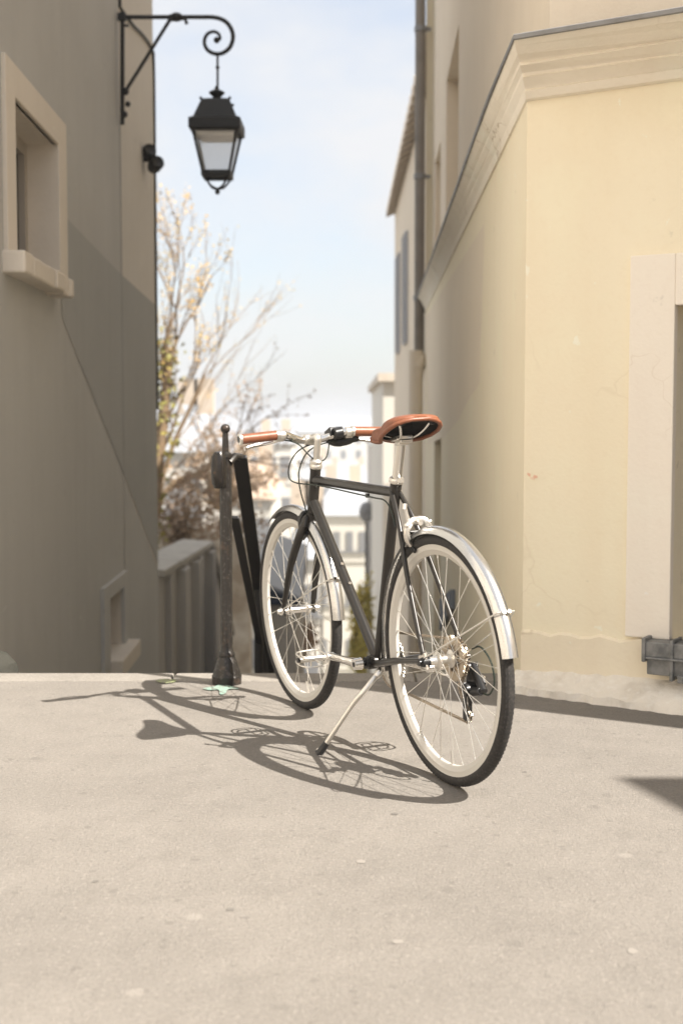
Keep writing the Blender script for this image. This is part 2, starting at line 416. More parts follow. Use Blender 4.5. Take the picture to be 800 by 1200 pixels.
# ------------------------------------------------------------------ wall builder with real openings
def wall_sheet(mb, p0, p1, z0, z1, ops=(), inward=None, mat=0, back=None, jamb_mat=None):
    """sheet from p0 to p1 (xy), openings (u0,u1,z0,z1,depth) get reveals going along inward"""
    p0, p1 = Vector((p0[0], p0[1])), Vector((p1[0], p1[1])); L = (p1-p0).length; d = (p1-p0)/L
    us = sorted({0, L, *[o[0] for o in ops], *[o[1] for o in ops]}); zs = sorted({z0, z1, *[o[2] for o in ops], *[o[3] for o in ops]})
    def P(u, z, dep=0):
        q = p0 + d*u
        return Vector((q.x + inward[0]*dep, q.y + inward[1]*dep, z)) if dep else Vector((q.x, q.y, z))
    for i in range(len(us)-1):
        for j in range(len(zs)-1):
            uc, zc = (us[i]+us[i+1])/2, (zs[j]+zs[j+1])/2
            if any(o[0] < uc < o[1] and o[2] < zc < o[3] for o in ops): continue
            mb.quad(P(us[i], zs[j]), P(us[i+1], zs[j]), P(us[i+1], zs[j+1]), P(us[i], zs[j+1]), mat)
    jm = mat if jamb_mat is None else jamb_mat
    for (a, b_, c, e, dep) in ops:
        mb.quad(P(a, c), P(a, c, dep), P(a, e, dep), P(a, e), jm)
        mb.quad(P(b_, c), P(b_, e), P(b_, e, dep), P(b_, c, dep), jm)
        mb.quad(P(a, e), P(a, e, dep), P(b_, e, dep), P(b_, e), jm)
        mb.quad(P(a, c), P(b_, c), P(b_, c, dep), P(a, c, dep), jm)
        if back is not None:
            mb.quad(P(a, c, dep), P(b_, c, dep), P(b_, e, dep), P(a, e, dep), back)

# ------------------------------------------------------------------ right building (cream corner house)
CX, CY = .675, 4.84                                   # its street corner
FA = R_(59)                                           # direction of the front, from the depth axis
fd = Vector((math.sin(FA), -math.cos(FA)))            # along the front, to the right and towards the camera
fn = Vector((-math.cos(FA), -math.sin(FA)))           # out of the front
SB = .0229                                            # slight turn of the street side
def sx(y): return CX + SB*(y-CY)
def fr(t): return (CX + fd.x*t, CY + fd.y*t)
ENDY = 13.9
ZC = 2.17
H_UP = 8.5
rb = thing('corner_house', 'cream plaster corner house right of the bicycle with a moulded cornice', 'building', (CX, CY, 0))
def loc_build(mb, name, mats, parent, **kw):
    o = mb.build(name, mats, parent, **kw)
    o.matrix_parent_inverse = Matrix.Translation(-parent.location) if parent.rotation_euler[2] == 0 else parent.matrix_basis.inverted()
    return o
w = MB()
wall_sheet(w, fr(0), fr(5.0), -.3, ZC+.05, [(.558, 1.55, .215, 1.40, .22)], (-fn.x, -fn.y), 0)
door_u0, door_u1 = 10.6-CY, 11.75-CY
wall_sheet(w, (CX, CY), (sx(ENDY), ENDY), -9, ZC+.05, [(door_u0, door_u1, -4.5, 1.02, .30)], (1, 0), 0)
w.quad((sx(ENDY), ENDY, -9), (6, ENDY, -9), (6, ENDY, H_UP), (sx(ENDY), ENDY, H_UP), 0)
loc_build(w, 'wall', M['cream_wall'], rb)
d_ = MB(); q0 = sx(10.6)+.30
d_.box((q0+.02, 11.175, -1.74), (.04, 1.15, 5.52)); loc_build(d_, 'door', M['wood_frame'], rb)
# window in the front
g_ = MB(); a, b2 = fr(.558), fr(1.55); off = -fn*.2
g_.add([(a[0]+off.x, a[1]+off.y, .215), (b2[0]+off.x, b2[1]+off.y, .215), (b2[0]+off.x, b2[1]+off.y, 1.40), (a[0]+off.x, a[1]+off.y, 1.40)], [(0, 1, 2, 3)])
win = loc_build(g_, 'window', M['pane_dark'], rb)
f_ = MB()
for u0, u1, z0, z1 in ((.558, .605, .215, 1.40), (1.045, 1.09, .215, 1.40), (1.505, 1.55, .215, 1.40), (.605, 1.045, 1.35, 1.40), (1.09, 1.505, 1.35, 1.40), (.605, 1.045, .215, .27), (1.09, 1.505, .215, .27)):
    a, b2 = Vector(fr(u0)), Vector(fr(u1)); o0, o1 = -fn*.16, -fn*.197
    f_.hexa([(a.x+o0.x, a.y+o0.y, z0), (b2.x+o0.x, b2.y+o0.y, z0), (b2.x+o1.x, b2.y+o1.y, z0), (a.x+o1.x, a.y+o1.y, z0),
             (a.x+o0.x, a.y+o0.y, z1), (b2.x+o0.x, b2.y+o0.y, z1), (b2.x+o1.x, b2.y+o1.y, z1), (a.x+o1.x, a.y+o1.y, z1)])
fo = f_.build('frame', M['wood_frame'], win)
# plaster surround, proud of the wall
def front_slab(mb, u0, u1, z0, z1, d0, d1, m=0):
    a, b2 = Vector(fr(u0)), Vector(fr(u1)); i, o = fn*d0, fn*d1
    mb.hexa([(a.x+o.x, a.y+o.y, z0), (b2.x+o.x, b2.y+o.y, z0), (b2.x+i.x, b2.y+i.y, z0), (a.x+i.x, a.y+i.y, z0),
             (a.x+o.x, a.y+o.y, z1), (b2.x+o.x, b2.y+o.y, z1), (b2.x+i.x, b2.y+i.y, z1), (a.x+i.x, a.y+i.y, z1)], m)
s_ = MB()
front_slab(s_, .40, .561, .232, 1.575, -.02, .018)
front_slab(s_, .561, 1.547, 1.397, 1.575, -.02, .018)
front_slab(s_, 1.547, 1.73, .232, 1.575, -.02, .018)
loc_build(s_, 'window_surround', M['surround'], rb, bevel=.004)
# grey metal-covered sill
l_ = MB()
front_slab(l_, .50, 1.66, .115, .175, -.02, .075)
front_slab(l_, .49, 1.675, .178, .232, -.02, .085)
front_slab(l_, .485, .50, .16, .245, -.02, .092)
front_slab(l_, .585, .598, .10, .243, -.02, .093)
front_slab(l_, .50, 1.66, .172, .180, -.02, .098)
front_slab(l_, .615, .64, .098, .125, -.02, .1)
loc_build(l_, 'sill', M['lead'], rb, bevel=.004)
# plinth on the front and along the street
p_ = MB()
n = 12
def plinth_line(i): return .222 + .006*math.sin(i*1.7) + random.uniform(-.004, .004)
zz = [plinth_line(i) for i in range(n+1)]
ulim = .455
for i in range(n):
    u0, u1 = i*ulim/n, (i+1)*ulim/n
    a, b2 = Vector(fr(u0)), Vector(fr(u1)); o = fn*.014; i_ = fn*-.02
    p_.hexa([(a.x+o.x, a.y+o.y, -.1), (b2.x+o.x, b2.y+o.y, -.1), (b2.x+i_.x, b2.y+i_.y, -.1), (a.x+i_.x, a.y+i_.y, -.1),
             (a.x+o.x, a.y+o.y, zz[i]-.008), (b2.x+o.x, b2.y+o.y, zz[i+1]-.008), (b2.x+i_.x, b2.y+i_.y, zz[i+1]+.012), (a.x+i_.x, a.y+i_.y, zz[i]+.012)])
front_slab(p_, ulim, .495, -.1, .226, -.02, .014)
front_slab(p_, .495, 3.5, -.1, .112, -.02, .014)
loc_build(p_, 'plinth', M['plinth'], rb)
# rough mortar fillet where the wall meets the pavement
m_ = MB(); n = 60; vs = []; rnd = random.Random(3)
for i in range(n+1):
    t = -.02 + 1.9*i/n; a = Vector(fr(t)); j = lambda k: rnd.uniform(-k, k)
    grow = .10 + .045*min(1, t/.6)
    top = .062 + .02*min(1, t/.6) + j(.006)
    for (dd, z) in ((.012, top+.012), (.03+j(.004), top+j(.004)), (grow*.6+j(.006), top*.66+j(.006)), (grow+j(.012), .026+j(.004)), (grow+.012+j(.01), -.02)):
        vs.append((a.x+fn.x*dd, a.y+fn.y*dd, z))
fs = [(i*5+k, (i+1)*5+k, (i+1)*5+k+1, i*5+k+1) for i in range(n) for k in range(4)] + [(0, 1, 2, 3, 4)]
m_.add(vs, fs, 0, True); loc_build(m_, 'mortar_fillet', M['mortar'], rb)
# cornice: profile (out, z) swept round the corner; the front projects further than the street side
O1, O2 = .088, .29
prof = [(0, ZC-.012), (.10, ZC-.012), (.19, ZC+.012), (.165, ZC+.018), (.20, ZC+.024), (.38, ZC+.046), (.355, ZC+.053), (.39, ZC+.058), (.57, ZC+.076), (.545, ZC+.083), (.58, ZC+.088), (.74, ZC+.101), (.88, ZC+.113), (1.0, ZC+.129), (.97, ZC+.135), (0, ZC+.16)]
def corner_out(k):
    mx = -O1*k; my = -(O2*k + fn.x*O1*k) / -fn.y if True else 0
    # m.(-1,0)=O1 k ; m.fn = O2 k
    my = (O2*k - fn.x*mx) / fn.y
    return Vector((CX+mx, CY+my))
c_ = MB(); vs = []; rnd = random.Random(5)
stations = [('f', 4.8), ('f', 2.5), ('f', 1.2), ('f', .6), ('c', 0)] + [('s', y) for y in (5.4, 6.2, 7.2, 8.4, 9.8, 11.4, 12.8, ENDY-.01)]
for kind, t in stations:
    for k, z in prof:
        if kind == 'f': q = Vector(fr(t)) + fn*O2*k
        elif kind == 'c': q = corner_out(k)
        else: q = Vector((sx(t) - O1*k, t))
        vs.append((q.x, q.y, z + (rnd.uniform(-.003, .003) if 0 < k < 1 else 0)))
P = len(prof)
c_.add(vs, [(i*P+k, (i+1)*P+k, (i+1)*P+k+1, i*P+k+1) for i in range(len(stations)-1) for k in range(P-1)])
c_.add(vs[-P:], [tuple(range(P))])
loc_build(c_, 'cornice', M['cornice'], rb)
z_ = MB(); vs = []
zprof = [(1.0, ZC+.124), (1.03, ZC+.126), (1.04, ZC+.139), (1.0, ZC+.145), (-.2, ZC+.20)]
for kind, t in stations:
    for k, z in zprof:
        if kind == 'f': q = Vector(fr(t)) + fn*O2*k
        elif kind == 'c': q = corner_out(k)
        else: q = Vector((sx(t) - O1*k - (.006 if k > 1 else 0), t))
        vs.append((q.x, q.y, z + (rnd.uniform(-.004, .005) if kind == 's' else 0)))
P = len(zprof)
z_.add(vs, [(i*P+k, (i+1)*P+k, (i+1)*P+k+1, i*P+k+1) for i in range(len(stations)-1) for k in range(P-1)])
z_.add(vs[-P:], [tuple(range(P))])
loc_build(z_, 'flashing', M['zinc'], rb)
# upper storeys, set back a little
UX = CX + .075
def ux(y): return UX + SB*(y-CY)
u_ = MB()
ucy = CY - .02
H = 8.5
ups = [(9.85-ucy, 11.45-ucy, 2.6, 3.93, .14), (12.35-ucy, 13.4-ucy, 2.6, 3.62, .14), (6.2-ucy, 7.4-ucy, 5.6, 7.2, .16), (9.9-ucy, 11.3-ucy, 5.6, 7.2, .16)]
wall_sheet(u_, (UX, ucy), (ux(ENDY), ENDY), ZC+.14, H, ups, (1, 0), 0)
wall_sheet(u_, (UX, ucy), (UX+fd.x*5, ucy+fd.y*5), ZC+.14, H, [(1.2, 2.2, 3.2, 5.0, .16), (1.2, 2.2, 5.9, 7.6, .16)], (-fn.x, -fn.y), 0)
u_.add([(UX, ucy, H), (UX+fd.x*5, ucy+fd.y*5, H), (8, 8, H+.3), (6, ENDY, H), (ux(ENDY), ENDY, H)], [(0, 1, 2, 3, 4)])
u_.quad((UX+fd.x*5, ucy+fd.y*5, -.3), (9, 8, -.3), (9, 8, H), (UX+fd.x*5, ucy+fd.y*5, H))
loc_build(u_, 'upper_wall', M['cream_up'], rb)
for (a, b2, z0, z1, dp) in ups:
    y0, y1 = a+ucy, b2+ucy; q = MB()
    q.quad((ux(y0)+dp, y0, z0), (ux(y1)+dp, y1, z0), (ux(y1)+dp, y1, z1), (ux(y0)+dp, y0, z1))
    loc_build(q, 'blind_panel', M['cream_up'], rb)
for z0, z1 in ((3.2, 5.0), (5.9, 7.6)):
    a = Vector((UX, ucy)) + fd*1.2 - fn*.16; b2 = Vector((UX, ucy)) + fd*2.2 - fn*.16; q = MB()
    q.quad((a.x, a.y, z0), (b2.x, b2.y, z0), (b2.x, b2.y, z1), (a.x, a.y, z1)); loc_build(q, 'window', M['pane_dark'], rb)
# reddish rubbed mark on the front
pm = MB()
c0 = Vector(fr(.035)) + fn*.0025
pts = []
for i in range(10):
    a = 2*math.pi*i/10; r1 = .018*(1+.35*math.sin(3*a))
    q = c0 + fd*(r1*math.cos(a)*1.1)
    pts.append((q.x, q.y, .795 + .55*r1*math.sin(a) - .3*r1*math.cos(a)))
pm.add(pts, [tuple(range(10))]); loc_build(pm, 'chalk_mark', M['pink'], rb)

def sy(px, z):
    k = (px-400)/F; c, s_ = math.cos(PITCH), math.sin(PITCH)
    return (CX - SB*CY + k*(z-CAM_H)*s_) / (k*c - SB)
rp = MB(); pp = []
for px, py in ((566, 262), (562, 450), (548, 470), (538, 492), (520, 512), (501, 522), (498, 372)):
    y = sy(px, 1.3); pp.append((sx(y)-.0008, y, min(at(px, py, y).z, ZC-.02)))
rp.add(pp, [tuple(range(len(pp)))]); loc_build(rp, 'tan_patch', M['patch'], rb)  # tan area on the street side, slightly darker than the wall
# drain pipe at its far end
dp = thing('drain_pipe', 'grey drain pipe running up the far end of the cream corner house', 'drain pipe', (.80, ENDY-.15, -6))
PX, PY = at(491.5, 250, ENDY-.12).x, ENDY-.12
t_ = MB(); t_.tube([(PX, PY, 1.55), (PX, PY, 4.0), (PX-.005, PY, 9)], .053, 14); loc_build(t_, 'pipe', M['pipe'], dp)
for z in (2.3, 3.55, 5.05, 6.4):
    c = MB(); c.lathe([(.054, -.03), (.064, -.025), (.064, .025), (.054, .03)], 14, Matrix.Translation((PX, PY, z))); c.box((PX+.06, PY, z), (.10, .025, .03)); loc_build(c, 'pipe_clip', M['zinc'], dp)
t_ = MB(); t_.tube(catmull([(PX+.02, PY, 1.70), (PX+.015, PY-.02, 1.66), (PX-.02, PY-.03, 1.56), (PX-.035, PY-.03, 1.42), (PX-.035, PY-.03, 1.2), (PX-.035, PY-.03, -6)], 4), [.05, .056, .06]+[.075]*18, 14); t_.sphere((PX-.022, PY-.03, 1.585), .085, 14); loc_build(t_, 'elbow', M['cream_up'], dp)

# ------------------------------------------------------------------ left building
LA, LB = -1.51, -.0196                                # wall x = LA + LB*y
def lx(y): return LA + LB*y
LY0, LY1, LY2 = 4.6, 10.27, 11.75
lx2 = at(182.5, 400, LY2).x
lb = thing('grey_house', 'grey brown plaster house filling the left side with a deep set window', 'building', (lx(LY0), LY0, 0))
def ly(px, z, out=0):
    """distance along the left wall that is seen at column px at height z"""
    k = (px-400)/F; c, s = math.cos(PITCH), math.sin(PITCH)
    return (LA + out + k*(z-CAM_H)*s) / (k*c - LB)
WA, WBB = ly(14.5, 2.3), ly(66, 2.3)                    # window opening
ztop = at(14.5, 114, WA).z; zbot = at(14.5, 302, WA).z
zlt, zlb = at(125, 700, 9.45).z, at(125, 772, 9.45).z
w = MB()
# the wall is cut into three tones along slanted lines, so build it as strips of polygons
ops = [(WA-LY0, WBB-LY0, zbot, ztop, .215), (9.35-LY0, 10.05-LY0, zlb, zlt, .2)]
wall_sheet(w, (lx(LY0), LY0), (lx(LY1), LY1), -7, 6.6, ops, (-1, 0), 0, jamb_mat=1)
w.quad((lx(LY0), LY0, -7), (-9, LY0, -7), (-9, LY0, 6.6), (lx(LY0), LY0, 6.6), 0)
loc_build(w, 'wall', [M['grey_wall'], M['left_frame']], lb)
w = MB()
w.quad((lx(LY1), LY1, -8), (lx2, LY2, -8), (lx2, LY2, 6.6), (lx(LY1), LY1, 6.6))
w.quad((lx2, LY2, -8), (-9, LY2+.5, -8), (-9, LY2+.5, 6.6), (lx2, LY2, 6.6))
w.quad((lx(LY0), LY0, 6.6), (lx(LY1), LY1, 6.6), (-9, LY1, 6.6), (-9, LY0, 6.6))
w.quad((lx(LY1), LY1, 6.6), (lx2, LY2, 6.6), (-9, LY2+.5, 6.6), (-9, LY1, 6.6))
loc_build(w, 'end_wall', M['grey_far'], lb)
# darker grey-green wedge laid over the wall between two slanted lines
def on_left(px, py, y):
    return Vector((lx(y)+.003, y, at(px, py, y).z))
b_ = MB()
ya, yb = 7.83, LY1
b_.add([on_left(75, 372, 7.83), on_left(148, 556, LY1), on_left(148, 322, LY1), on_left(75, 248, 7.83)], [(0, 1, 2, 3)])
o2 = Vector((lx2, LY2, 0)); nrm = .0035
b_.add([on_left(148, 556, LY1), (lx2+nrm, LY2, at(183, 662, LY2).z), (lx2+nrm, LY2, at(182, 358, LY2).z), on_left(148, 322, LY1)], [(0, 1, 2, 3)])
loc_build(b_, 'dark_band', M['grey_band'], lb)
b_ = MB()
b_.add([on_left(140, 620, 9.98), (lx2+nrm, LY2, at(183.5, 668, LY2).z), (lx2+nrm, LY2, -8), (lx(LY1)+nrm, LY1, -8), on_left(148, 560, LY1)], [(1, 2, 3, 4)])
loc_build(b_, 'low_area', M['grey_low'], lb)  # paler grey area below the dark wedge
def left_slab(mb, y0, y1, z0, z1, d0, d1, z0b=None, z1b=None):
    z0b = z0 if z0b is None else z0b; z1b = z1 if z1b is None else z1b
    mb.hexa([(lx(y0)+d0, y0, z0), (lx(y0)+d1, y0, z0), (lx(y1)+d1, y1, z0b), (lx(y1)+d0, y1, z0b),
             (lx(y0)+d0, y0, z1), (lx(y0)+d1, y0, z1), (lx(y1)+d1, y1, z1b), (lx(y1)+d0, y1, z1b)])
fr_ = MB(); SA, SBB = ly(3.2, 2.3), ly(75, 2.3); FT = .165
left_slab(fr_, SA, WA, zbot-.02, ztop+FT, -.02, .022)
left_slab(fr_, WBB, SBB, zbot-.02, ztop+FT, -.02, .022)
left_slab(fr_, WA, WBB, ztop, ztop+FT, -.02, .022)
loc_build(fr_, 'window_surround', M['left_frame'], lb, bevel=.006)
rnd = random.Random(11)
si = MB(); y = SA-.04; y_end = ly(87, 1.8, .11)
while y < y_end - .05:
    y1 = min(y + rnd.uniform(.16, .24), y_end)
    left_slab(si, y, y1-.006, zbot-.10+rnd.uniform(-.006, .004), zbot+.005+rnd.uniform(-.004, .004), -.2, .115+rnd.uniform(-.012, .008)); y = y1
loc_build(si, 'window_sill', M['left_frame'], lb, bevel=.012)
pn = MB()
pn.quad((lx(WA)-.21, WA, zbot), (lx(WBB)-.21, WBB, zbot), (lx(WBB)-.21, WBB, ztop), (lx(WA)-.21, WA, ztop))
pw = loc_build(pn, 'window', M['pane_dark'], lb)
pf = MB(); WM = (WA+WBB)/2
for y0, y1, z0, z1 in ((WA, WA+.07, zbot, ztop), (WBB-.07, WBB, zbot, ztop), (WM-.03, WM+.03, zbot, ztop), (WA+.07, WM-.03, ztop-.07, ztop), (WM+.03, WBB-.07, ztop-.07, ztop)):
    left_slab(pf, y0, y1, z0, z1, -.205, -.165)
pf.build('frame', M['wood_frame'], pw)
jt = MB(); left_slab(jt, LY1-.008, LY1+.002, .6, 3.3, -.02, .005); loc_build(jt, 'joint_strip', M['zinc'], lb)
# low window
fr_ = MB()
left_slab(fr_, 9.10, 9.35, zlb-.06, zlt+.11, -.02, .03)
left_slab(fr_, 10.05, 10.24, zlb+.0, zlt+.11, -.02, .03)
left_slab(fr_, 9.35, 10.05, zlt, zlt+.11, -.02, .03)
loc_build(fr_, 'low_window_surround', M['grey_low'], lb, bevel=.005)
si = MB(); left_slab(si, 9.33, 10.28, zlb-.12, zlb+.01, -.18, .12); loc_build(si, 'low_window_sill', M['left_frame'], lb, bevel=.01)
pn = MB(); pn.quad((lx(9.35)-.19, 9.35, zlb), (lx(10.05)-.19, 10.05, zlb), (lx(10.05)-.19, 10.05, zlt), (lx(9.35)-.19, 9.35, zlt)); loc_build(pn, 'low_window', M['pane_dark'], lb)
# twin spotlights and cable
sp = thing('twin_spotlight', 'black twin spotlight fixed high on the corner of the grey house', 'spotlight', at(176, 187, LY2-.5))
sp_c = at(176, 187, LY2-.5)
a_ = MB(); cyl(a_, (-.10, 0, 0), (0, 0, .0), .02); loc = a_.build('arm', M['iron'], sp)
for dx, dz, px_ in ((-.02, .055, -.05), (.045, -.045, .0)):
    a_ = MB(); a_.lathe([(.001, -.075), (.045, -.07), (.06, -.03), (.06, .05), (.05, .07), (.03, .06), (.001, .055)], 16, Matrix.Translation((dx, 0, dz)) @ Matrix.Rotation(R_(70), 4, 'X') @ Matrix.Rotation(R_(30), 4, 'Y'))
    a_.build('lamp_head', M['iron'], sp)
cb = MB()
pts = [(lx(LY1)+.012, LY1, 5.2), (lx(LY1)+.012, LY1, at(146, 8, LY1).z)] + [(lx(LY1)+(lx2-lx(LY1))*t+.013, LY1+(LY2-LY1)*t, at(146+36*t, 5+60*t+4*math.sin(t*6), LY1+(LY2-LY1)*t).z) for t in (.2, .4, .6, .8, .97)]
pts += [(lx2+.008, LY2+.005, at(182, y, LY2).z) for y in (90, 150, 220, 300, 380, 480)]
cb.tube(pts, .012, 6)
tag(cb.build('cable', M['iron']), 'thin dark cable running down the edge of the grey house', 'cable')

# guard stone at the foot of the left edge
gs = MB(); rnd = random.Random(2)
prof = [(.20, -.05), (.21, .02), (.19, .06), (.14, .10), (.07, .125), (.001, .135)]
gs.lathe(prof, 14, Matrix.Translation((-1.49, 5.30, -.04)) @ Matrix.Diagonal((.8, .7, .85, 1)))
gs.v = [(x+rnd.uniform(-.008, .008), y+rnd.uniform(-.008, .008), z+rnd.uniform(-.005, .005)) for x, y, z in gs.v]
M['gstone'] = mat('mossy_stone', (.04, .038, .03), .95, noise=[(12, .7, (.025, .026, .019), .45, .65)], bump=(30, .02))
tag(gs.build('guard_stone', M['gstone']), 'low mossy guard stone at the left edge of the pavement', 'stone')

# retaining wall beyond the grey house
rw = thing('retaining_wall', 'grey ribbed parapet wall with stone coping going down beside the stairs', 'wall', (-1.75, 12, -5))
R0 = at(186, 668, 12.0); R1 = at(246, 634, 17.2); R2 = at(268, 740, 19.5); R2.x = -1.66
z0, z1, z2 = R0.z, R1.z, R2.z
W = MB()
for (p, q, za, zb) in ((R0, R1, z0, z1), (R1, R2, z1, z2)):
    d = .30
    W.hexa([(p.x, p.y, -14), (q.x, q.y, -14), (q.x-d, q.y, -14), (p.x-d, p.y, -14), (p.x, p.y, za-.07), (q.x, q.y, zb-.07), (q.x-d, q.y, zb-.07), (p.x-d, p.y, za-.07)])
loc_build(W, 'wall', M['grey_ret'], rw)
for (p, q, za, zb) in ((R0, R1, z0, z1), (R1, R2, z1, z2)):
    for k in range(4):
        ta, tb = k/4+.004, (k+1)/4-.004; a, e = p.lerp(q, ta), p.lerp(q, tb); A, B_ = za+(zb-za)*ta, za+(zb-za)*tb
        c = MB(); c.hexa([(a.x+.06, a.y, A-.07), (e.x+.06, e.y, B_-.07), (e.x-.36, e.y, B_-.07), (a.x-.36, a.y, A-.07), (a.x+.06, a.y, A), (e.x+.06, e.y, B_), (e.x-.36, e.y, B_+.03), (a.x-.36, a.y, A+.03)])
        loc_build(c, 'coping_stone', M['coping'], rw, bevel=.01)
for t, wd, pj in ((.10, .12, .06), (.31, .42, .10), (.52, .14, .12), (.64, .30, .08), (.90, .34, .11)):
    a = R0.lerp(R1, t); c = MB(); c.box((a.x+pj/2-.02, a.y, -7.2), (pj+.04, wd, 2*(7.2+z0-.10+(z1-z0)*t))); loc_build(c, 'rib', M['grey_ret'], rw)

# ------------------------------------------------------------------ lantern on its bracket
LQ = 10.15
bk = thing('street_lantern', 'black four sided street lantern hanging from a scrolled wall bracket', 'street lamp', (lx(LQ), LQ, 3.5))
def lp(px, py, y=LQ): return at(px, py, y)
t_ = MB()
y_ = lx(LQ)
t_.tube([(lp(143.5, 14)), (lp(143.5, 80)), (lp(143.5, 146))], .017, 10)
t_.box(lp(144.5, 20)-Vector((.01, 0, 0)), (.06, .05, .05)); t_.sphere(lp(147, 107), .03); t_.sphere(lp(150, 122), .022); t_.sphere(lp(146, 134), .026); t_.tube([lp(143.5, 30), lp(151, 30)], .01, 6)
loc_build(t_, 'wall_bar', M['iron'], bk)
t_ = MB()
sc_pts = [lp(143, 20), lp(175, 20), lp(205, 20), lp(235, 20), lp(252, 20.5), lp(264, 25), lp(271, 34), lp(273, 45), lp(269, 56), lp(260, 62.5), lp(250, 62.5), lp(242, 57), lp(239.5, 48), lp(243, 40), lp(250, 37), lp(256, 39.5), lp(258, 45), lp(255, 47.5)]
cp = catmull(sc_pts, 5)
t_.tube(cp, [.0165]*(len(cp)-45) + [.0165 - .006*i/45 for i in range(45)], 10)
t_.sphere(lp(254, 47), .024); loc_build(t_, 'arm', M['iron'], bk)
t_ = MB(); t_.sphere(lp(207, 20), .042, sc=(1.2, 1, .8)); t_.tube([lp(210, 22), lp(217, 22), lp(219, 28)], .014, 8); t_.box(lp(204, 21), (.07, .05, .04)); loc_build(t_, 'clamp', M['iron'], bk)
t_ = MB(); t_.tube([lp(200, 22), lp(146.5, 108)], .014, 8); loc_build(t_, 'brace', M['iron'], bk)
t_ = MB(); t_.tube([lp(255, 63), lp(255, 103)], .009, 8); t_.sphere(lp(255, 79), .016); loc_build(t_, 'rod', M['iron'], bk)
LC = lp(254.5, 165); sc = LQ/F; LROT = R_(-1)
def zz_(py): return lp(255, py).z
def square(mb, rows, rot=LROT, mat=0, caps=True):
    vs = []
    for hw, z in rows:
        for k in range(4):
            a = rot + math.pi/4 + k*math.pi/2
            vs.append((LC.x + hw*math.sqrt(2)*math.cos(a), LC.y + hw*math.sqrt(2)*math.sin(a), z))
    n = len(rows)
    fs = [(i*4+k, i*4+(k+1) % 4, (i+1)*4+(k+1) % 4, (i+1)*4+k) for i in range(n-1) for k in range(4)]
    if caps: fs += [(3, 2, 1, 0), tuple((n-1)*4+k for k in range(4))]
    mb.add(vs, fs, mat)
def hw(px): return px*sc/2/1.09
t_ = MB(); t_.lathe([(.012, zz_(120)), (.045, zz_(117.5)), (.03, zz_(114)), (.062, zz_(109)), (.055, zz_(107.5)), (.02, zz_(105)), (.012, zz_(101))], 16, Matrix.Translation((LC.x, LC.y, 0))); loc_build(t_, 'cap', M['iron'], bk)
t_ = MB()
square(t_, [(hw(60), zz_(157)), (hw(64), zz_(155)), (hw(64), zz_(144)), (hw(53), zz_(141)), (hw(36), zz_(121)), (hw(33), zz_(119)), (hw(20), zz_(117))])
for k in range(4):
    a = LROT + math.pi/4 + k*math.pi/2; q = hw(36)*1.41
    t_.sphere((LC.x+q*math.cos(a), LC.y+q*math.sin(a), zz_(119)), .012, 8)
loc_build(t_, 'roof', M['iron'], bk)
top_h, bot_h = hw(54), hw(33)
def lcorner(h_, k): 
    a = LROT + math.pi/4 + k*math.pi/2
    return Vector((LC.x + h_*math.sqrt(2)*math.cos(a), LC.y + h_*math.sqrt(2)*math.sin(a), 0))
t_ = MB()
for k in range(4):
    a, e = lcorner(top_h, k), lcorner(bot_h, k); a.z = zz_(157); e.z = zz_(204)
    t_.tube([a, e], .0105, 6)
square(t_, [(bot_h+.008, zz_(209)), (bot_h+.012, zz_(207)), (bot_h+.012, zz_(202)), (bot_h, zz_(201.5))], caps=False)
square(t_, [(bot_h-.02, zz_(209)), (bot_h+.006, zz_(208.6))], caps=False)
loc_build(t_, 'body_frame', M['iron'], bk)
for k in range(4):
    a, e, a2, e2 = lcorner(top_h-.006, k), lcorner(bot_h-.004, k), lcorner(top_h-.006, k+1), lcorner(bot_h-.004, k+1)
    a.z = a2.z = zz_(157); e.z = e2.z = zz_(203); q = MB(); q.quad(e, e2, a2, a); loc_build(q, 'pane', M['lglass'], bk)
t_ = MB(); square(t_, [(top_h*.8, zz_(163)), (top_h*.86, zz_(158))]); loc_build(t_, 'reflector', M['alloy'], bk)
t_ = MB()
for k in range(4):
    e = lcorner(bot_h-.012, k); e.z = zz_(209)
    f2 = lcorner(bot_h*.42, k); f2.z = zz_(219); f3 = lcorner(bot_h*.1, k); f3.z = zz_(221)
    t_.tube(catmull([e, e.lerp(f2, .5)+Vector((0, 0, -.004)), f2, f3], 3), .009, 6)
t_.sphere((LC.x, LC.y, zz_(225)), .02, 8); t_.tube([(LC.x, LC.y, zz_(220)), (LC.x, LC.y, zz_(227))], .007, 6)
loc_build(t_, 'bottom_hoop', M['iron'], bk)

# ------------------------------------------------------------------ handrail with iron post
PXX, PYY = -.437, 4.93
hr = thing('handrail', 'worn dark iron post with ball finial and black handrail going down the stairs', 'handrail', (PXX, PYY, 0))
t_ = MB()
t_.lathe([(.056, 0), (.057, .030), (.053, .036), (.051, .048), (.047, .060), (.042, .082), (.034, .098), (.031, .104), (.033, .110), (.031, .118), (.026, .124), (.0228, .14), (.0222, .5), (.0218, .86), (.0265, .863), (.0265, .874), (.02, .88), (.0125, .884), (.0118, .94), (.0105, .955)], 32)
post = t_.build('post', M['post'], hr)
t_ = MB(); t_.sphere((0, 0, .97), .0185, 16); t_.build('finial', M['post'], hr)
fl = MB()
for k in range(8):
    a = 2*math.pi*k/8 + .2
    fl.tube([(.0205*math.cos(a), .0205*math.sin(a), .15), (.0198*math.cos(a), .0198*math.sin(a), .855)], .0036, 5)
fl.build('fluting', M['post'], hr)
t_ = MB()   # rounded end of the rail, turned down beside the post
t_.lathe([(.001, -.03), (.018, -.029), (.027, -.022), (.030, -.008), (.030, .008), (.027, .022), (.018, .029), (.001, .03)], 20, Matrix.Translation((-.022, -.028, .815)) @ Matrix.Diagonal((1, 1, 2.35, 1)))
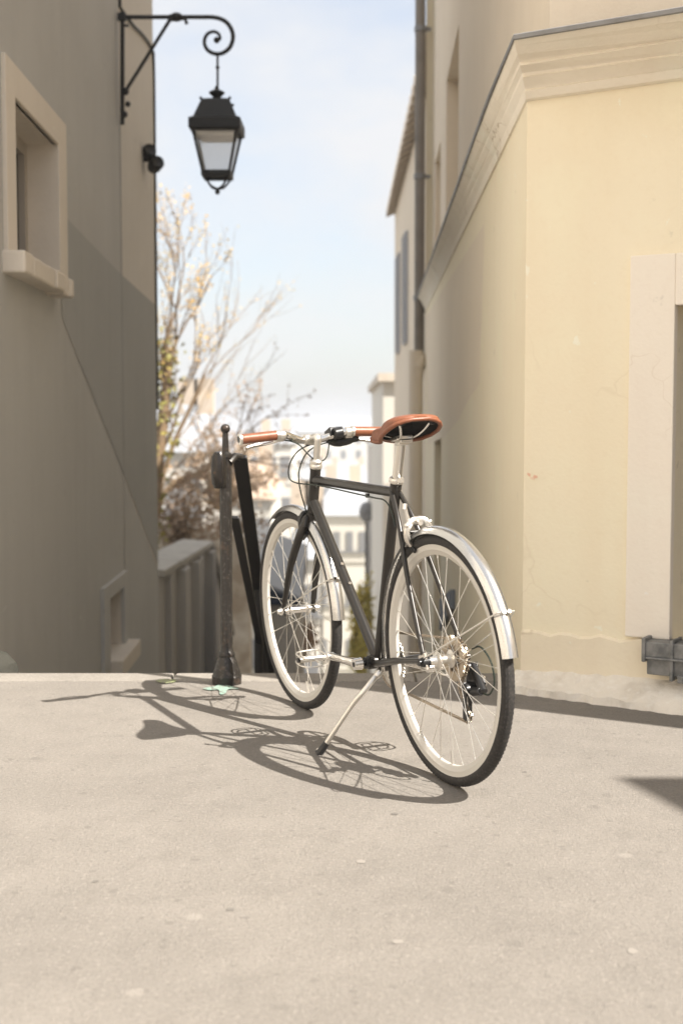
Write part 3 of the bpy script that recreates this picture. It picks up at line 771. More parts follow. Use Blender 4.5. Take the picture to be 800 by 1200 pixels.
t_.build('rail_end', M['iron_gloss'], hr)
def hl(p): return Vector((p[0]-PXX, p[1]-PYY, p[2]))
A = at(281, 535, 4.97); B2 = at(303, 690, 6.45); Cc = B2 + (B2-A)*3.2
t_ = MB(); t_.tube([hl(A)+Vector((-.036, -.05, -.022)), hl(A)+Vector((-.016, -.022, .002)), hl(A)+Vector((.004, 0, -.002))], .014, 10)
t_.build('rail_bend', M['post'], hr)
def flat_bar(mb, a, b_, w_, th):
    d = (b_-a).normalized(); n_ = Vector((1, 0, 0)).cross(d).normalized()
    mb.hexa([a+Vector((-w_/2, 0, 0))-n_*th/2, a+Vector((w_/2, 0, 0))-n_*th/2, b_+Vector((w_/2, 0, 0))-n_*th/2, b_+Vector((-w_/2, 0, 0))-n_*th/2,
             a+Vector((-w_/2, 0, 0))+n_*th/2, a+Vector((w_/2, 0, 0))+n_*th/2, b_+Vector((w_/2, 0, 0))+n_*th/2, b_+Vector((-w_/2, 0, 0))+n_*th/2])
t_ = MB(); flat_bar(t_, hl(A), hl(Cc), .056, .018); t_.build('top_rail', M['rail'], hr, bevel=.005)
D = at(275, 606, 4.97); E2 = at(302, 742, 6.3); Ff = E2 + (E2-D)*3.0
t_ = MB(); flat_bar(t_, hl(D), hl(Ff), .034, .014); t_.build('lower_rail', M['rail'], hr, bevel=.004)
for s in (0, 1.62, 3.24):
    q = B2 + (B2-A).normalized()*s; t_ = MB(); t_.tube([hl((q.x, q.y, q.z)), hl((q.x, q.y, q.z-1.15))], .022, 10); t_.build('baluster', M['rail'], hr)
t_ = MB(); t_.sphere(hl(at(299, 636, 5.9)), .016, 8); t_.build('bolt', M['rail'], hr)

# paint marks on the pavement
def blob(name, pts, m, label, z=.0045):
    q = MB(); pp = catmull([(x, y, z) for x, y in pts], 4, closed=True)
    q.add(pp, [tuple(range(len(pp)))]); return tag(q.build(name, m), label, 'paint mark')
def gp(px, py):
    c, s = math.cos(PITCH), math.sin(PITCH); u = -(py-600)/F; a = (px-400)/F
    t = -CAM_H/(u*c - s); return (a*t, (c+u*s)*t)
blob('paint_mark', [gp(*p) for p in ((238, 808), (250, 806), (258, 803.5), (270, 805), (280, 808.5), (268, 809), (264, 814), (258, 815), (256, 809.5), (246, 810))], M['teal'], 'turquoise spray paint mark on the pavement in front of the iron post')
blob('paint_mark', [gp(*p) for p in ((183, 799), (190, 797.3), (204, 797.6), (207, 799.5), (198, 801.5), (188, 801))], M['lime'], 'small lime green paint mark left of the turquoise one')

# flattened gum and oil spots on the pavement
M['gum_pale'] = mat('pale_gum', (.258, .235, .208), .85, noise=[(60, .6, (.24, .215, .19), .45, .62)])
M['gum_dark'] = mat('dark_gum', (.14, .127, .113), .85, noise=[(60, .6, (.18, .165, .145), .45, .62)])
pav = bpy.data.objects['pavement']; rnd = random.Random(17)
for px, py, r_, m_ in ((422, 1010, .011, 'gum_pale'), (467, 1104, .010, 'gum_pale'), (740, 1115, .011, 'gum_pale'), (462, 954, .009, 'gum_dark'), (270, 1066, .008, 'gum_dark'), (112, 1033, .007, 'gum_dark'), (614, 905, .006, 'gum_dark')):
    c = gp(px, py); q = MB()
    pp = catmull([(c[0]+r_*rnd.uniform(.7, 1.3)*math.cos(2*math.pi*k/8), c[1]+r_*rnd.uniform(.7, 1.5)*math.sin(2*math.pi*k/8), .0012) for k in range(8)], 3, closed=True)
    q.add(pp, [tuple(range(len(pp)))]); q.build('gum_spot', M[m_], pav)

# ------------------------------------------------------------------ the bicycle
HD, LN = .422, .0457
bike = thing('bicycle', 'dark city bicycle with tan saddle and silver mudguards standing on its kickstand', 'bicycle', (.2967, 3.5487, 0), (-LN, 0, math.pi/2 + HD))
WB, WR = 1.0551, .345
BBX, BBZ = .4233, .2689
V = Vector
def part(mb, name, m, parent=bike, **kw): return mb.build(name, M[m] if isinstance(m, str) else m, parent, **kw)

# wheels
def ring(mb, prof, n=96):
    mb.lathe(prof, n, AXY(), closed=True)
def make_wheel(name, cx):
    q = MB(); ring(q, [(.3155, .0118), (.318, .0125), (.318, .0105), (.312, .008), (.312, -.008), (.318, -.0105), (.318, -.0125), (.3155, -.0118), (.3035, -.0120), (.3025, -.0108), (.292, -.0075), (.2885, -.004), (.2885, .004), (.292, .0075), (.3025, .0108), (.3035, .0120)])
    wh = q.build(name, M['rim'], bike); wh.location = (cx, 0, WR)
    q = MB(); pr = []
    for k in range(20):
        a = 2*math.pi*k/20; pr.append((.3285 + .0168*math.cos(a)*(1 if math.cos(a) > 0 else .9), .0178*math.sin(a)))
    ring(q, pr, 120); ty = q.build('tyre', M['tyre'], wh)
    # tread knobs, real relief on the crown
    q = MB()
    for i in range(150):
        for s, off in ((-1, 0), (1, .5)):
            a = 2*math.pi*(i+off)/150
            c, si = math.cos(a), math.sin(a)
            r = .3448
            for yy in (.0045, .0105):
                rr = r - (.0011 if yy < .006 else .0042)
                m3 = Matrix(((c, 0, -si), (0, 1, 0), (si, 0, c))).to_3x3()
                q.box((rr*c, s*yy, rr*si), (.0024, .0045, .0062), m3)
    stuff(q.build('tread', M['tyre'], wh))
    return wh
def add_spokes(wh, hubw, flr, n=28):
    base = []
    for side in (1, -1):
        for lead in (1, -1):
            q = MB(); a0 = lead*R_(62)
            p = V((flr*math.cos(a0), side*hubw, flr*math.sin(a0))); e = V((.294, side*.002, 0))
            q.tube([p, e], .00095, 6); q.tube([e.lerp(p, .055), e], .0021, 6)
            base.append(q)
    objs = [None]*4
    for i in range(n):
        k = i % 4; ang = 2*math.pi*i/n
        rot = Matrix.Rotation(-ang, 4, 'Y')
        kk = [0, 2, 1, 3][k]
        if objs[kk] is None:
            objs[kk] = base[kk].build('spoke', M['spoke'], wh); objs[kk].matrix_basis = rot
        else: copy_part(objs[kk], wh, mtx=rot)
def spin(wh, a): wh.rotation_euler = (0, a, 0)

rw_ = make_wheel('wheel', 0); add_spokes(rw_, .0235, .0225)
fw_ = make_wheel('wheel', WB); add_spokes(fw_, .034, .021)
spin(rw_, R_(5)); spin(fw_, R_(11))
# hubs
q = MB(); q.lathe([(.012, -.036), (.014, -.03), (.016, -.022), (.0255, -.0205), (.0255, -.0180), (.0140, -.014), (.0125, -.006), (.0125, .012), (.016, .019), (.0255, .0220), (.0255, .0245), (.016, .029), (.013, .036), (.012, .05)], 24, AXY())
for s in (1,):
    pass
part(q, 'hub', 'alloy', rw_)
q = MB(); q.lathe([(.010, -.048), (.013, -.044), (.013, -.038), (.0205, -.0365), (.023, -.0345), (.023, -.031), (.012, -.027), (.0105, 0), (.012, .027), (.023, .031), (.023, .0345), (.0205, .0365), (.013, .038), (.013, .044), (.010, .048)], 20, AXY())
part(q, 'hub', 'chrome', fw_)
for wh, s in ((rw_, -.293), (fw_, -.293)):
    q = MB(); q.tube([(0, 0, s), (0, .001, s*.85)], .0028, 6); part(q, 'valve', 'alloy', wh)
# axle nuts, quick release
q = MB(); cyl(q, (0, .05, WR), (0, .072, WR), .016, 16, .013); cyl(q, (0, .072, WR), (0, .08, WR), .0095); part(q, 'axle_cap', 'black')
q = MB(); cyl(q, (0, -.05, WR), (0, -.076, WR), .010); part(q, 'axle_nut', 'black')
q = MB(); cyl(q, (WB, .048, WR), (WB, .076, WR), .0085, 14); cyl(q, (WB, .06, WR), (WB, .068, WR), .013, 14); part(q, 'axle_nut', 'alloy')
q = MB(); cyl(q, (WB, -.048, WR), (WB, -.076, WR), .0085, 14); cyl(q, (WB, -.06, WR), (WB, -.068, WR), .013, 14); part(q, 'axle_nut', 'alloy')

# frame
HT = V((.8464, 0, .8426)); HB = V((.889, 0, .697)); ST = V((.2575, 0, .814)); BB = V((BBX, 0, BBZ))
q = MB(); q.tube([HT + (HT-HB)*.02, HT, HT.lerp(HB, .06), HT.lerp(HB, .94), HB, HB + (HB-HT)*.01], [.0185, .0192, .0178, .0178, .0195, .0195], 20); part(q, 'head_tube', 'frame')
q = MB(); q.tube([HT.lerp(HB, .26), V((.272, 0, .792))], .0148, 18); part(q, 'top_tube', 'frame')
q = MB(); q.tube([HT.lerp(HB, .74), BB], .0165, 18); dt = part(q, 'down_tube', 'frame')
q = MB(); q.tube([BB, ST], .0158, 18); part(q, 'seat_tube', 'frame')
q = MB(); cyl(q, BB+V((0, -.034, 0)), BB+V((0, .034, 0)), .021, 20); part(q, 'bottom_bracket', 'frame')
q = MB(); cyl(q, BB+V((0, .034, 0)), BB+V((0, .046, 0)), .018, 20); cyl(q, BB+V((0, .046, 0)), BB+V((0, .060, 0)), .0095, 12); part(q, 'bearing_cup', 'black')
for s in (1, -1):
    q = MB(); q.tube(catmull([BB+V((-.01, s*.018, 0)), BB+V((-.06, s*.027, .006)), V((.22, s*.042, .309)), V((.02, s*.062, .345))], 5), [.011]*6+[.0105]*5+[.0085]*5, 12); part(q, 'chain_stay', 'frame')
    q = MB(); q.tube(catmull([ST+V((.006, s*.012, -.022)), V((.195, s*.026, .706)), V((.12, s*.044, .565)), V((.008, s*.062, .365))], 6), .0076, 12); part(q, 'seat_stay', 'frame')
    q = MB(); q.hexa([(.03, s*.059, .33), (.03, s*.065, .33), (-.016, s*.065, .328), (-.016, s*.059, .328), (.03, s*.059, .358), (.03, s*.065, .358), (-.006, s*.065, .372), (-.006, s*.059, .372)]); part(q, 'dropout', 'alloy')
q = MB(); q.tube([(.172, -.03, .682), (.172, .03, .682)], .006, 10); part(q, 'brake_bridge', 'frame')
for t in (.44, .56):
    q = MB(); p = HT.lerp(HB, .74).lerp(BB, t); d = (BB-HT.lerp(HB, .74)).normalized(); nrm_ = V((-d.z, 0, d.x)) * -1
    nrm_ = nrm_ if nrm_.z > 0 else -nrm_
    cyl(q, p + nrm_*.0155, p + nrm_*.0215, .0055, 10); part(q, 'bolt', 'chrome', dt)
# seat collar, post, saddle
ax = (ST-BB).normalized()
q = MB(); q.tube([ST-ax*.012, ST, ST+ax*.004], [.0172, .0172, .0172], 18); part(q, 'seat_lug', 'frame')
q = MB(); q.lathe([(.0145, -.002), (.0195, 0), (.0215, .003), (.0215, .012), (.0195, .016), (.0145, .018)], 18, Matrix.Translation(ST+ax*.006) @ ax.to_track_quat('Z', 'Y').to_matrix().to_4x4()); q.box(ST+ax*.014+V((-.022, 0, 0)), (.018, .016, .012)); part(q, 'seat_collar', 'alloy')
PT = V((.214, 0, .942))
q = MB(); q.tube([ST, PT], .0136, 18); post_o = part(q, 'seat_post', 'alloy')
q = MB(); q.box(PT+V((-.004, 0, .006)), (.045, .052, .014), Matrix.Rotation(R_(9), 3, 'Y')); q.box(PT+V((-.004, 0, -.006)), (.028, .034, .014)); cyl(q, PT+V((-.03, -.02, .0)), PT+V((-.03, .02, .0)), .006); part(q, 'saddle_clamp', 'alloy', bevel=.003)
sad = [(.066, .026, 1.0150, 1.007), (.070, .048, 1.0180, 1.003), (.080, .067, 1.0195, .996), (.097, .079, 1.0200, .985), (.122, .084, 1.0185, .973), (.155, .080, 1.0135, .960), (.19, .065, 1.007, .949), (.225, .046, .998, .9445), (.26, .033, .991, .942), (.30, .026, .984, .942), (.335, .022, .979, .945), (.352, .014, .975, .951), (.357, .004, .972, .957)]
sad = [(x+.026, w_, zt-.003, zs-.004) for x, w_, zt, zs in sad]
NS = 18
def saddle_surf(scale_w, dz_top, dz_sk):
    vs = []
    for x, w_, zt, zs in sad:
        for k in range(NS+1):
            a = math.pi*k/NS; c = math.cos(a); s = math.sin(a)
            yy = w_*scale_w*(abs(c)**.8)*(1 if c >= 0 else -1)
            vs.append(V((x, yy, zs+dz_sk + (zt+dz_top-zs-dz_sk)*(s**.55))))
    return vs
q = MB(); vs = saddle_surf(1, 0, 0); n1 = NS+1
q.add(vs, [(i*n1+k, (i+1)*n1+k, (i+1)*n1+k+1, i*n1+k+1) for i in range(len(sad)-1) for k in range(NS)], 0, True)
q.add(vs[:n1], [tuple(range(n1))], 0, True); q.add(vs[-n1:], [tuple(range(n1))], 0, True)
saddle = part(q, 'saddle', 'leather', sharp=60)
q = MB()
rim_pts = [V((x, w_, zs)) for x, w_, zt, zs in sad] + [V((x, -w_, zs)) for x, w_, zt, zs in reversed(sad)]
q.tube(rim_pts, .0062, 8, closed=True); part(q, 'edge_binding', 'leather', saddle, sharp=80)
q = MB(); vs = saddle_surf(.94, -.008, .001)
q.add(vs, [(i*n1+k, (i+1)*n1+k, (i+1)*n1+k+1, i*n1+k+1) for i in range(len(sad)-1) for k in range(NS)], 0, True)
part(q, 'underside', 'blackm', saddle, sharp=60)
for s in (1, -1):
    q = MB(); q.tube(catmull([(.124, s*.050, .998), (.144, s*.036, .972), (.176, s*.023, .953), (.22, s*.021, .948), (.28, s*.018, .948), (.350, s*.006, .958)], 5), .0038, 8); part(q, 'rail', 'chrome', saddle)
    q = MB(); q.lathe([(.001, 0), (.011, .001), (.012, .008), (.008, .012), (.001, .012)], 12, Matrix.Translation((.118, s*.048, .995)) @ Matrix.Rotation(R_(-70), 4, 'Y')); part(q, 'rail_bolt', 'black', saddle)
q = MB(); q.box((.196, 0, .985), (.05, .03, .01)); part(q, 'stiffener', 'blackm', saddle)

# fork
st_d = (HB-HT).normalized()
CR = HB + st_d*.03
q = MB(); q.tube([HB+st_d*.004, HB+st_d*.03], .0185, 16)
q.tube(catmull([CR+V((-.002, -.028, -.02)), CR+V((0, -.02, .004)), CR+V((.002, 0, .010)), CR+V((0, .02, .004)), CR+V((-.002, .028, -.02))], 4), .015, 12); fork = part(q, 'fork', 'frame')
for s in (1, -1):
    q = MB(); q.tube(catmull([CR+V((0, s*.026, -.012)), CR+V((.018, s*.043, -.06)), V((.985, s*.049, .51)), V((1.030, s*.053, .41)), V((WB-.003, s*.055, .358))], 5), [.0145]*6+[.0140]*4+[.0120]*4+[.010]*4+[.0085]*3, 12); part(q, 'fork_blade', 'frame', fork)
    q = MB(); q.box((WB-.002, s*.055, .347), (.02, .005, .036)); part(q, 'dropout', 'frame', fork)
# headset, stem, bar
up_ = -st_d
mt_h = Matrix.Translation(HT) @ up_.to_track_quat('Z', 'Y').to_matrix().to_4x4()
q = MB(); q.lathe([(.0195, .002), (.0215, .006), (.0215, .013), (.018, .018), (.0205, .021), (.0205, .028), (.016, .032), (.0125, .034)], 18, mt_h); part(q, 'headset', 'alloy')
QT = HT + up_*.105
q = MB(); q.tube(catmull([HT+up_*.02, HT+up_*.07, HT+up_*.098, QT+V((.012, 0, .004)), QT+V((.055, 0, -.004))], 4), [.0112]*8+[.0125]*5+[.0125]*4, 14)
BARC = QT + V((.062, 0, -.006))
q.lathe([(.017, -.022), (.0185, -.02), (.0185, .02), (.017, .022)], 16, Matrix.Translation(BARC) @ AXY()); stem = part(q, 'stem', 'alloy')
bz = BARC.z
bar_l = [(BARC.x, 0, bz), (BARC.x-.001, .035, bz), (BARC.x-.014, .068, bz+.010), (.842, .100, .957), (.8365, .130, .959), (.836, .262, .952)]
full = [V((x, -y, z)) for x, y, z in reversed(bar_l[1:])] + [V(p) for p in bar_l]
q = MB(); q.tube(catmull(full, 5), .0118, 14); bar = part(q, 'handlebar', 'chrome')
for s in (1, -1):
    q = MB(); pts = [V((.8365, s*.137, .9587)), V((.836, s*.258, .9522))]
    ln = [pts[0].lerp(pts[1], t/24) for t in range(25)]
    q.tube(ln, [.0158 + (.0007 if i % 2 else 0) for i in range(25)], 16); part(q, 'grip', 'leather', bar, sharp=80)
    d = (pts[1]-pts[0]).normalized()
    for p, r_, nm, mm in ((pts[1], .0185, 'grip_end', 'alloy'), (pts[0]-d*.006, .0175, 'grip_collar', 'alloy')):
        q = MB(); q.lathe([(.0125, -.002), (r_, 0), (r_, .007), (.0125, .009)], 18, Matrix.Translation(p) @ d.to_track_quat('Z', 'Y').to_matrix().to_4x4()); part(q, nm, mm, bar)
    q = MB(); q.lathe([(.011, 0), (.011, .006), (.001, .007)], 14, Matrix.Translation(pts[1]+d*.004) @ d.to_track_quat('Z', 'Y').to_matrix().to_4x4()); part(q, 'end_plug', 'black', bar)
    # brake lever
    q = MB(); cl = V((.838, s*.118, .957))
    q.lathe([(.0165, -.010), (.0175, -.008), (.0175, .008), (.0165, .010)], 16, Matrix.Translation(cl) @ AXY()); q.box(cl+V((.018, s*.006, -.012)), (.03, .026, .016)); lev = part(q, 'brake_lever', 'alloy', bar, bevel=.002)
    q = MB(); q.tube(catmull([cl+V((.034, s*.004, -.018)), cl+V((.05, s*.04, -.026)), cl+V((.050, s*.075, -.030)), cl+V((.046, s*.105, -.036)), cl+V((.043, s*.114, -.038))], 5), [.0055]*16+[.0065]*4+[.0075], 10, flat=.6); part(q, 'blade', 'chrome', lev)
# gear shifter on the right
q = MB()
q.tube([(.846, -.070, .953), (.846, -.100, .957)], [.020, .020], 14)
q.box((.875, -.085, .955), (.05, .05, .030), Matrix.Rotation(R_(20), 3, 'Y')); q.tube(catmull([(.88, -.062, .945), (.885, -.085, .928), (.878, -.115, .925), (.868, -.145, .932), (.855, -.165, .936)], 4), [.012]+[.017]*7+[.0155]*4+[.013]*4+[.009], 10)
part(q, 'shifter', 'black', bar, bevel=.003)
# cables
def cable(pts, r=.0024, nm='cable'):
    q = MB(); q.tube(catmull(pts, 7), r, 7); return part(q, nm, 'cable')
cable([(.872, .113, .942), (.862, .085, .938), (.850, .055, .925), (.842, .030, .895), (.838, .005, .872), (.832, -.02, .868), (.838, -.04, .885), (.86, -.06, .93)])
cable([(.875, -.05, .93), (.875, .0, .922), (.872, .045, .905), (.888, .065, .877), (.930, .062, .842), (.935, .058, .809), (.905, .045, .795), (.85, .028, .792), (.74, .019, .789), (.54, .019, .780), (.37, .019, .772), (.29, .022, .768), (.235, .03, .742), (.205, .034, .70)])
cable([(.87, -.09, .93), (.862, -.02, .918), (.852, .03, .892), (.872, .048, .840), (.878, .048, .797), (.875, .043, .758), (.88, .03, .715), (.905, .012, .685)])
for x in (.80, .42):
    q = MB(); q.box((x, .016, .789 if x > .6 else .776), (.014, .008, .012)); part(q, 'cable_guide', 'black')
cable([(-.045, -.062, .375), (-.085, -.066, .385), (-.128, -.07, .352), (-.140, -.072, .30), (-.118, -.07, .262), (-.09, -.068, .258)], .0028)

# mudguards
def guard(cx, a0, a1, r0, width, nm, n=48):
    q = MB(); rows = []
    m = 9
    for i in range(n+1):
        a = a0 + (a1-a0)*i/n
        for k in range(m):
            t = -1 + 2*k/(m-1); yy = t*width/2; dr = -.016*(abs(t)**2.4) - (.004 if abs(t) == 1 else 0)
            rows.append(((r0+dr)*math.cos(a)+cx, yy, (r0+dr)*math.sin(a)+WR))
    inner = []
    for i in range(n+1):
        a = a0 + (a1-a0)*i/n
        for k in range(m):
            t = -1 + 2*k/(m-1); yy = t*(width/2-.001); dr = -.016*(abs(t)**2.4) - (.004 if abs(t) == 1 else 0) - .0012
            inner.append(((r0+dr)*math.cos(a)+cx, yy, (r0+dr)*math.sin(a)+WR))
    fs = [(i*m+k, i*m+k+1, (i+1)*m+k+1, (i+1)*m+k) for i in range(n) for k in range(m-1)]
    q.add(rows, fs, 0, True); q.add(inner, [f[::-1] for f in fs], 0, True)
    return part(q, nm, 'guard', sharp=50)
rg = guard(0, R_(-14), R_(170), .368, .046, 'mudguard')
fg = guard(WB, R_(56), R_(178), .367, .044, 'mudguard')
def stay(g_, cx, a, r, y0=.062, base=(0, 0)):
    q = MB()
    for s in (1, -1):
        q.tube(catmull([(cx+base[0], s*y0, WR+base[1]), (cx+(r-.01)*math.cos(a)*.8, s*.042, WR+(r-.01)*math.sin(a)*.8), (cx+(r-.004)*math.cos(a), s*.027, WR+(r-.004)*math.sin(a)), (cx+(r+.004)*math.cos(a), s*.018, WR+(r+.004)*math.sin(a)), (cx+(r+.005)*math.cos(a), 0, WR+(r+.005)*math.sin(a))], 5), .0024, 8)
    part(q, 'stay', 'alloy', g_)
    q = MB(); cyl(q, (cx+(r+.002)*math.cos(a), .008, WR+(r+.002)*math.sin(a)), (cx+(r+.012)*math.cos(a), .008, WR+(r+.012)*math.sin(a)), .006, 10); cyl(q, (cx+(r+.002)*math.cos(a), -.008, WR+(r+.002)*math.sin(a)), (cx+(r+.010)*math.cos(a), -.008, WR+(r+.010)*math.sin(a)), .005, 10); part(q, 'stay_bolt', 'chrome', g_)
stay(rg, 0, R_(152), .369, .066, (-.006, .012))
stay(fg, WB, R_(157), .369, .058, (-.01, .01))

# brakes
def caliper(c, fwd, nm, m_):
    q = MB()
    kw = .72 if fwd > 0 else .88
    for s in (1, -1):
        pts = catmull([c+V((0, s*-.012, .018)), c+V((fwd*.012, s*.018*kw, .020)), c+V((fwd*.014, s*.040*kw, -.004)), c+V((fwd*.012, s*.040*kw, -.032)), c+V((fwd*.008, s*.026*kw, -.052))], 4)
        q.tube(pts, [.0085]*5+[.0105]*4+[.009]*4+[.0075]*4, 10)
    q.tube([c+V((-.025*fwd, 0, .010)), c+V((.03*fwd, 0, .012))], .008, 10)
    if fwd < 0: q.tube([c+V((fwd*.012, .030, .018)), c+V((fwd*.010, .038, .060))], [.006, .005], 8)
    if fwd < 0: q.tube([c+V((fwd*.012, .040, .050)), c+V((fwd*.008, .036, .066))], .0065, 8)
    q.sphere(c+V((fwd*.018, .043*kw, .006)), .0095*kw, 10); q.sphere(c+V((fwd*.018, -.040*kw, .012)), .008*kw, 10)
    b_ = part(q, nm, m_)
    for s in (1, -1):
        p = MB(); p.box(c+V((fwd*.004, s*.0185, -.056)), (.05, .008, .013), Matrix.Rotation(R_(28*fwd), 3, 'Y')); part(p, 'brake_pad', 'black', b_, bevel=.002)
    return b_
caliper(V((.142, 0, .702)), -1, 'brake_caliper', 'alloy')
caliper(V((.912, 0, .672)), 1, 'brake_caliper', 'black')

# drivetrain
def gear(mb, r, n, y0, y1, cx, cz, hole=.35, holes=0):
    vs = []; pts = []
    for i in range(n*4):
        a = 2*math.pi*i/(n*4); rr = r + (.0028 if i % 4 in (0, 1) else -.0018); pts.append((cx+rr*math.cos(a), cz+rr*math.sin(a)))
    N_ = len(pts)
    inn = [(cx+r*hole*math.cos(2*math.pi*i/N_), cz+r*hole*math.sin(2*math.pi*i/N_)) for i in range(N_)]
    for y in (y0, y1):
        vs += [(p[0], y, p[1]) for p in pts] + [(p[0], y, p[1]) for p in inn]
    fs = []
    for i in range(N_):
        j = (i+1) % N_
        fs += [(i, j, N_+j, N_+i), (2*N_+i, 3*N_+i, 3*N_+j, 2*N_+j), (i, 2*N_+i, 2*N_+j, j), (N_+i, N_+j, 3*N_+j, 3*N_+i)]
    mb.add(vs, fs)
cs = MB()
for i, (r, n) in enumerate(((.062, 28), (.056, 25), (.050, 22), (.044, 20), (.038, 17), (.033, 15), (.028, 13))):
    y = -.026 - i*.0046; gear(cs, r, n, y, y-.0018, 0, WR, .62 if i < 2 else .4)
for k in range(6):
    a = 2*math.pi*k/6; cs.box((.030*math.cos(a), -.026, WR+.030*math.sin(a)), (.034, .0022, .008), Matrix.Rotation(-a, 3, 'Y'))
cyl(cs, (0, -.024, WR), (0, -.058, WR), .016, 16)
part(cs, 'cassette', 'brass')
cr = MB(); gear(cr, .0865, 42, -.0435, -.046, BBX, BBZ, .80)
for k in range(5):
    a = 2*math.pi*k/5+.3; cr.box((BBX+.042*math.cos(a), -.0455, BBZ+.042*math.sin(a)), (.066, .004, .015), Matrix.Rotation(-a, 3, 'Y'))
part(cr, 'chainring', 'alloy')
def crank(s):
    d = 1 if s > 0 else -1
    y0, y1 = s*.066, s*.084
    a, e = V((BBX, y0, BBZ)), V((BBX+d*.17, y1, BBZ-.002))
    q = MB(); q.tube([a, a.lerp(e, .12), a.lerp(e, .3), a.lerp(e, .7), a.lerp(e, .93), e], [.0175, .016, .0135, .0115, .0125, .0105], 14, flat=.72)
    cyl(q, a+V((0, -s*.008, 0)), a+V((0, s*.017, 0)), .0185, 18, .0165); cyl(q, e+V((0, -.009, 0)), e+V((0, .009, 0)), .0125, 14)
    ck = part(q, 'crank', 'chrome')
    q = MB(); cyl(q, a+V((0, s*.016, 0)), a+V((0, s*.0178, 0)), .0078, 14); part(q, 'crank_bolt', 'black', ck)
    q = MB(); c = e
    tilt = Matrix.Rotation(R_(-6), 3, 'Y')
    def T(x, y, z): return c + tilt @ V((x, y, z))
    cyl(q, T(0, s*.012, 0), T(0, s*.105, 0), .0095, 14)
    cyl(q, T(0, s*.008, 0), T(0, s*.018, 0), .0125, 14)
    for dz in (.013, -.013):
        loop = catmull([T(.040, s*.028, dz), T(.046, s*.062, dz), T(.036, s*.100, dz), T(0, s*.108, dz), T(-.036, s*.100, dz), T(-.046, s*.062, dz), T(-.040, s*.028, dz), T(0, s*.024, dz)], 4, closed=True)
        q.tube(loop, .0030, 8, closed=True)
    for x_ in (.042, -.042):
        q.tube([T(x_, s*.035, .013), T(x_, s*.035, -.013)], .003, 6); q.tube([T(x_, s*.085, .013), T(x_, s*.085, -.013)], .003, 6)
        q.tube([T(x_, s*.06, 0), T(0, s*.06, 0)], .003, 6)
    q.tube([T(0, s*.107, .013), T(0, s*.107, -.013)], .004, 6)
    part(q, 'pedal', 'alloy', ck)
    q = MB(); cyl(q, T(0, s*.1055, 0), T(0, s*.112, 0), .0085, 12); part(q, 'pedal_cap', 'black', ck)
    return ck
crank(1); crank(-1)
# chain: real links along the run, joined
CY_ = -.0445
UP = (-.034, .262); LOWP = (-.036, .188)
def arc(c, r, a0, a1, n):
    return [V((c[0]+r*math.cos(a0+(a1-a0)*i/n), CY_, c[1]+r*math.sin(a0+(a1-a0)*i/n))) for i in range(n+1)]
path = arc((BBX, BBZ), .087, R_(-80), R_(95), 16) + arc((0, WR), .052, R_(95), R_(232), 10) + arc((UP[0]+.02, UP[1]), .017, R_(70), R_(-40), 5) + arc(LOWP, .017, R_(150), R_(285), 6) + [V((BBX-.03, CY_, BBZ-.083))]
dense = []
for a, b2 in zip(path, path[1:]+path[:1]):
    L = (b2-a).length; k = max(1, int(L/.0063))
    dense += [a.lerp(b2, i/k) for i in range(k)]
q = MB()
for i in range(len(dense)):
    a, b2 = dense[i], dense[(i+1) % len(dense)]; d = b2-a
    if d.length < 1e-5: continue
    ang = math.atan2(d.z, d.x); m3 = Matrix.Rotation(-ang, 3, 'Y'); off = .0030 if i % 2 else .0018
    for s in (1, -1): q.box((a+b2)/2+V((0, s*off, 0)), (.0078, .0011, .0066 if i % 2 else .0056), m3)
stuff(part(q, 'chain', 'chain'))
# rear derailleur
q = MB()
q.hexa([(.004, -.064, .318), (-.020, -.064, .318), (-.020, -.070, .318), (.004, -.070, .318), (.008, -.064, .345), (-.012, -.064, .350), (-.012, -.070, .350), (.008, -.070, .345)])
q.tube([(-.012, -.060, .318), (-.012, -.082, .318)], .014, 14)
q.hexa([(-.002, -.075, .306), (-.030, -.092, .300), (-.046, -.074, .250), (-.020, -.052, .246), (-.004, -.070, .332), (-.028, -.088, .334), (-.052, -.066, .286), (-.030, -.048, .286)])
q.tube([(-.035, -.038, .262), (-.035, -.074, .262)], .0165, 14); q.tube([(-.016, -.078, .325), (-.088, -.068, .262)], [.011, .0125], 12); q.tube([(-.085, -.062, .264), (-.04, -.055, .256)], [.012, .014], 12)
der = part(q, 'derailleur', 'black', bevel=.002)
q = MB(); q.tube([(-.01, -.083, .322), (-.01, -.087, .322)], .007, 12); q.box((-.052, -.081, .300), (.055, .004, .008), Matrix.Rotation(R_(-42), 3, 'Y')); q.tube([(-.06, -.083, .295), (-.06, -.089, .295)], .004, 8); q.tube([(-.035, -.0735, .262), (-.035, -.078, .262)], .008, 12); q.tube([(-.036, -.054, .188), (-.036, -.059, .188)], .006, 10); q.tube([(-.034, -.0545, .262), (-.034, -.059, .262)], .006, 10); q.box((-.066, -.083, .288), (.03, .003, .012), Matrix.Rotation(R_(-42), 3, 'Y')); part(q, 'linkage', 'chrome', der)
q = MB()
for yy in (-.036, -.053):
    q.hexa([(-.028, yy, .272), (-.048, yy, .268), (-.048, yy-.002, .268), (-.028, yy-.002, .272), (-.026, yy, .180), (-.044, yy, .178), (-.044, yy-.002, .178), (-.026, yy-.002, .180)][4:] + [(-.028, yy, .272), (-.048, yy, .268), (-.048, yy-.002, .268), (-.028, yy-.002, .272)])
part(q, 'cage', 'black', der)
for (x_, z_q) in (UP, LOWP):
    q = MB(); gear(q, .0165, 11, -.041, -.048, x_, z_q, .3); part(q, 'pulley', 'black', der)
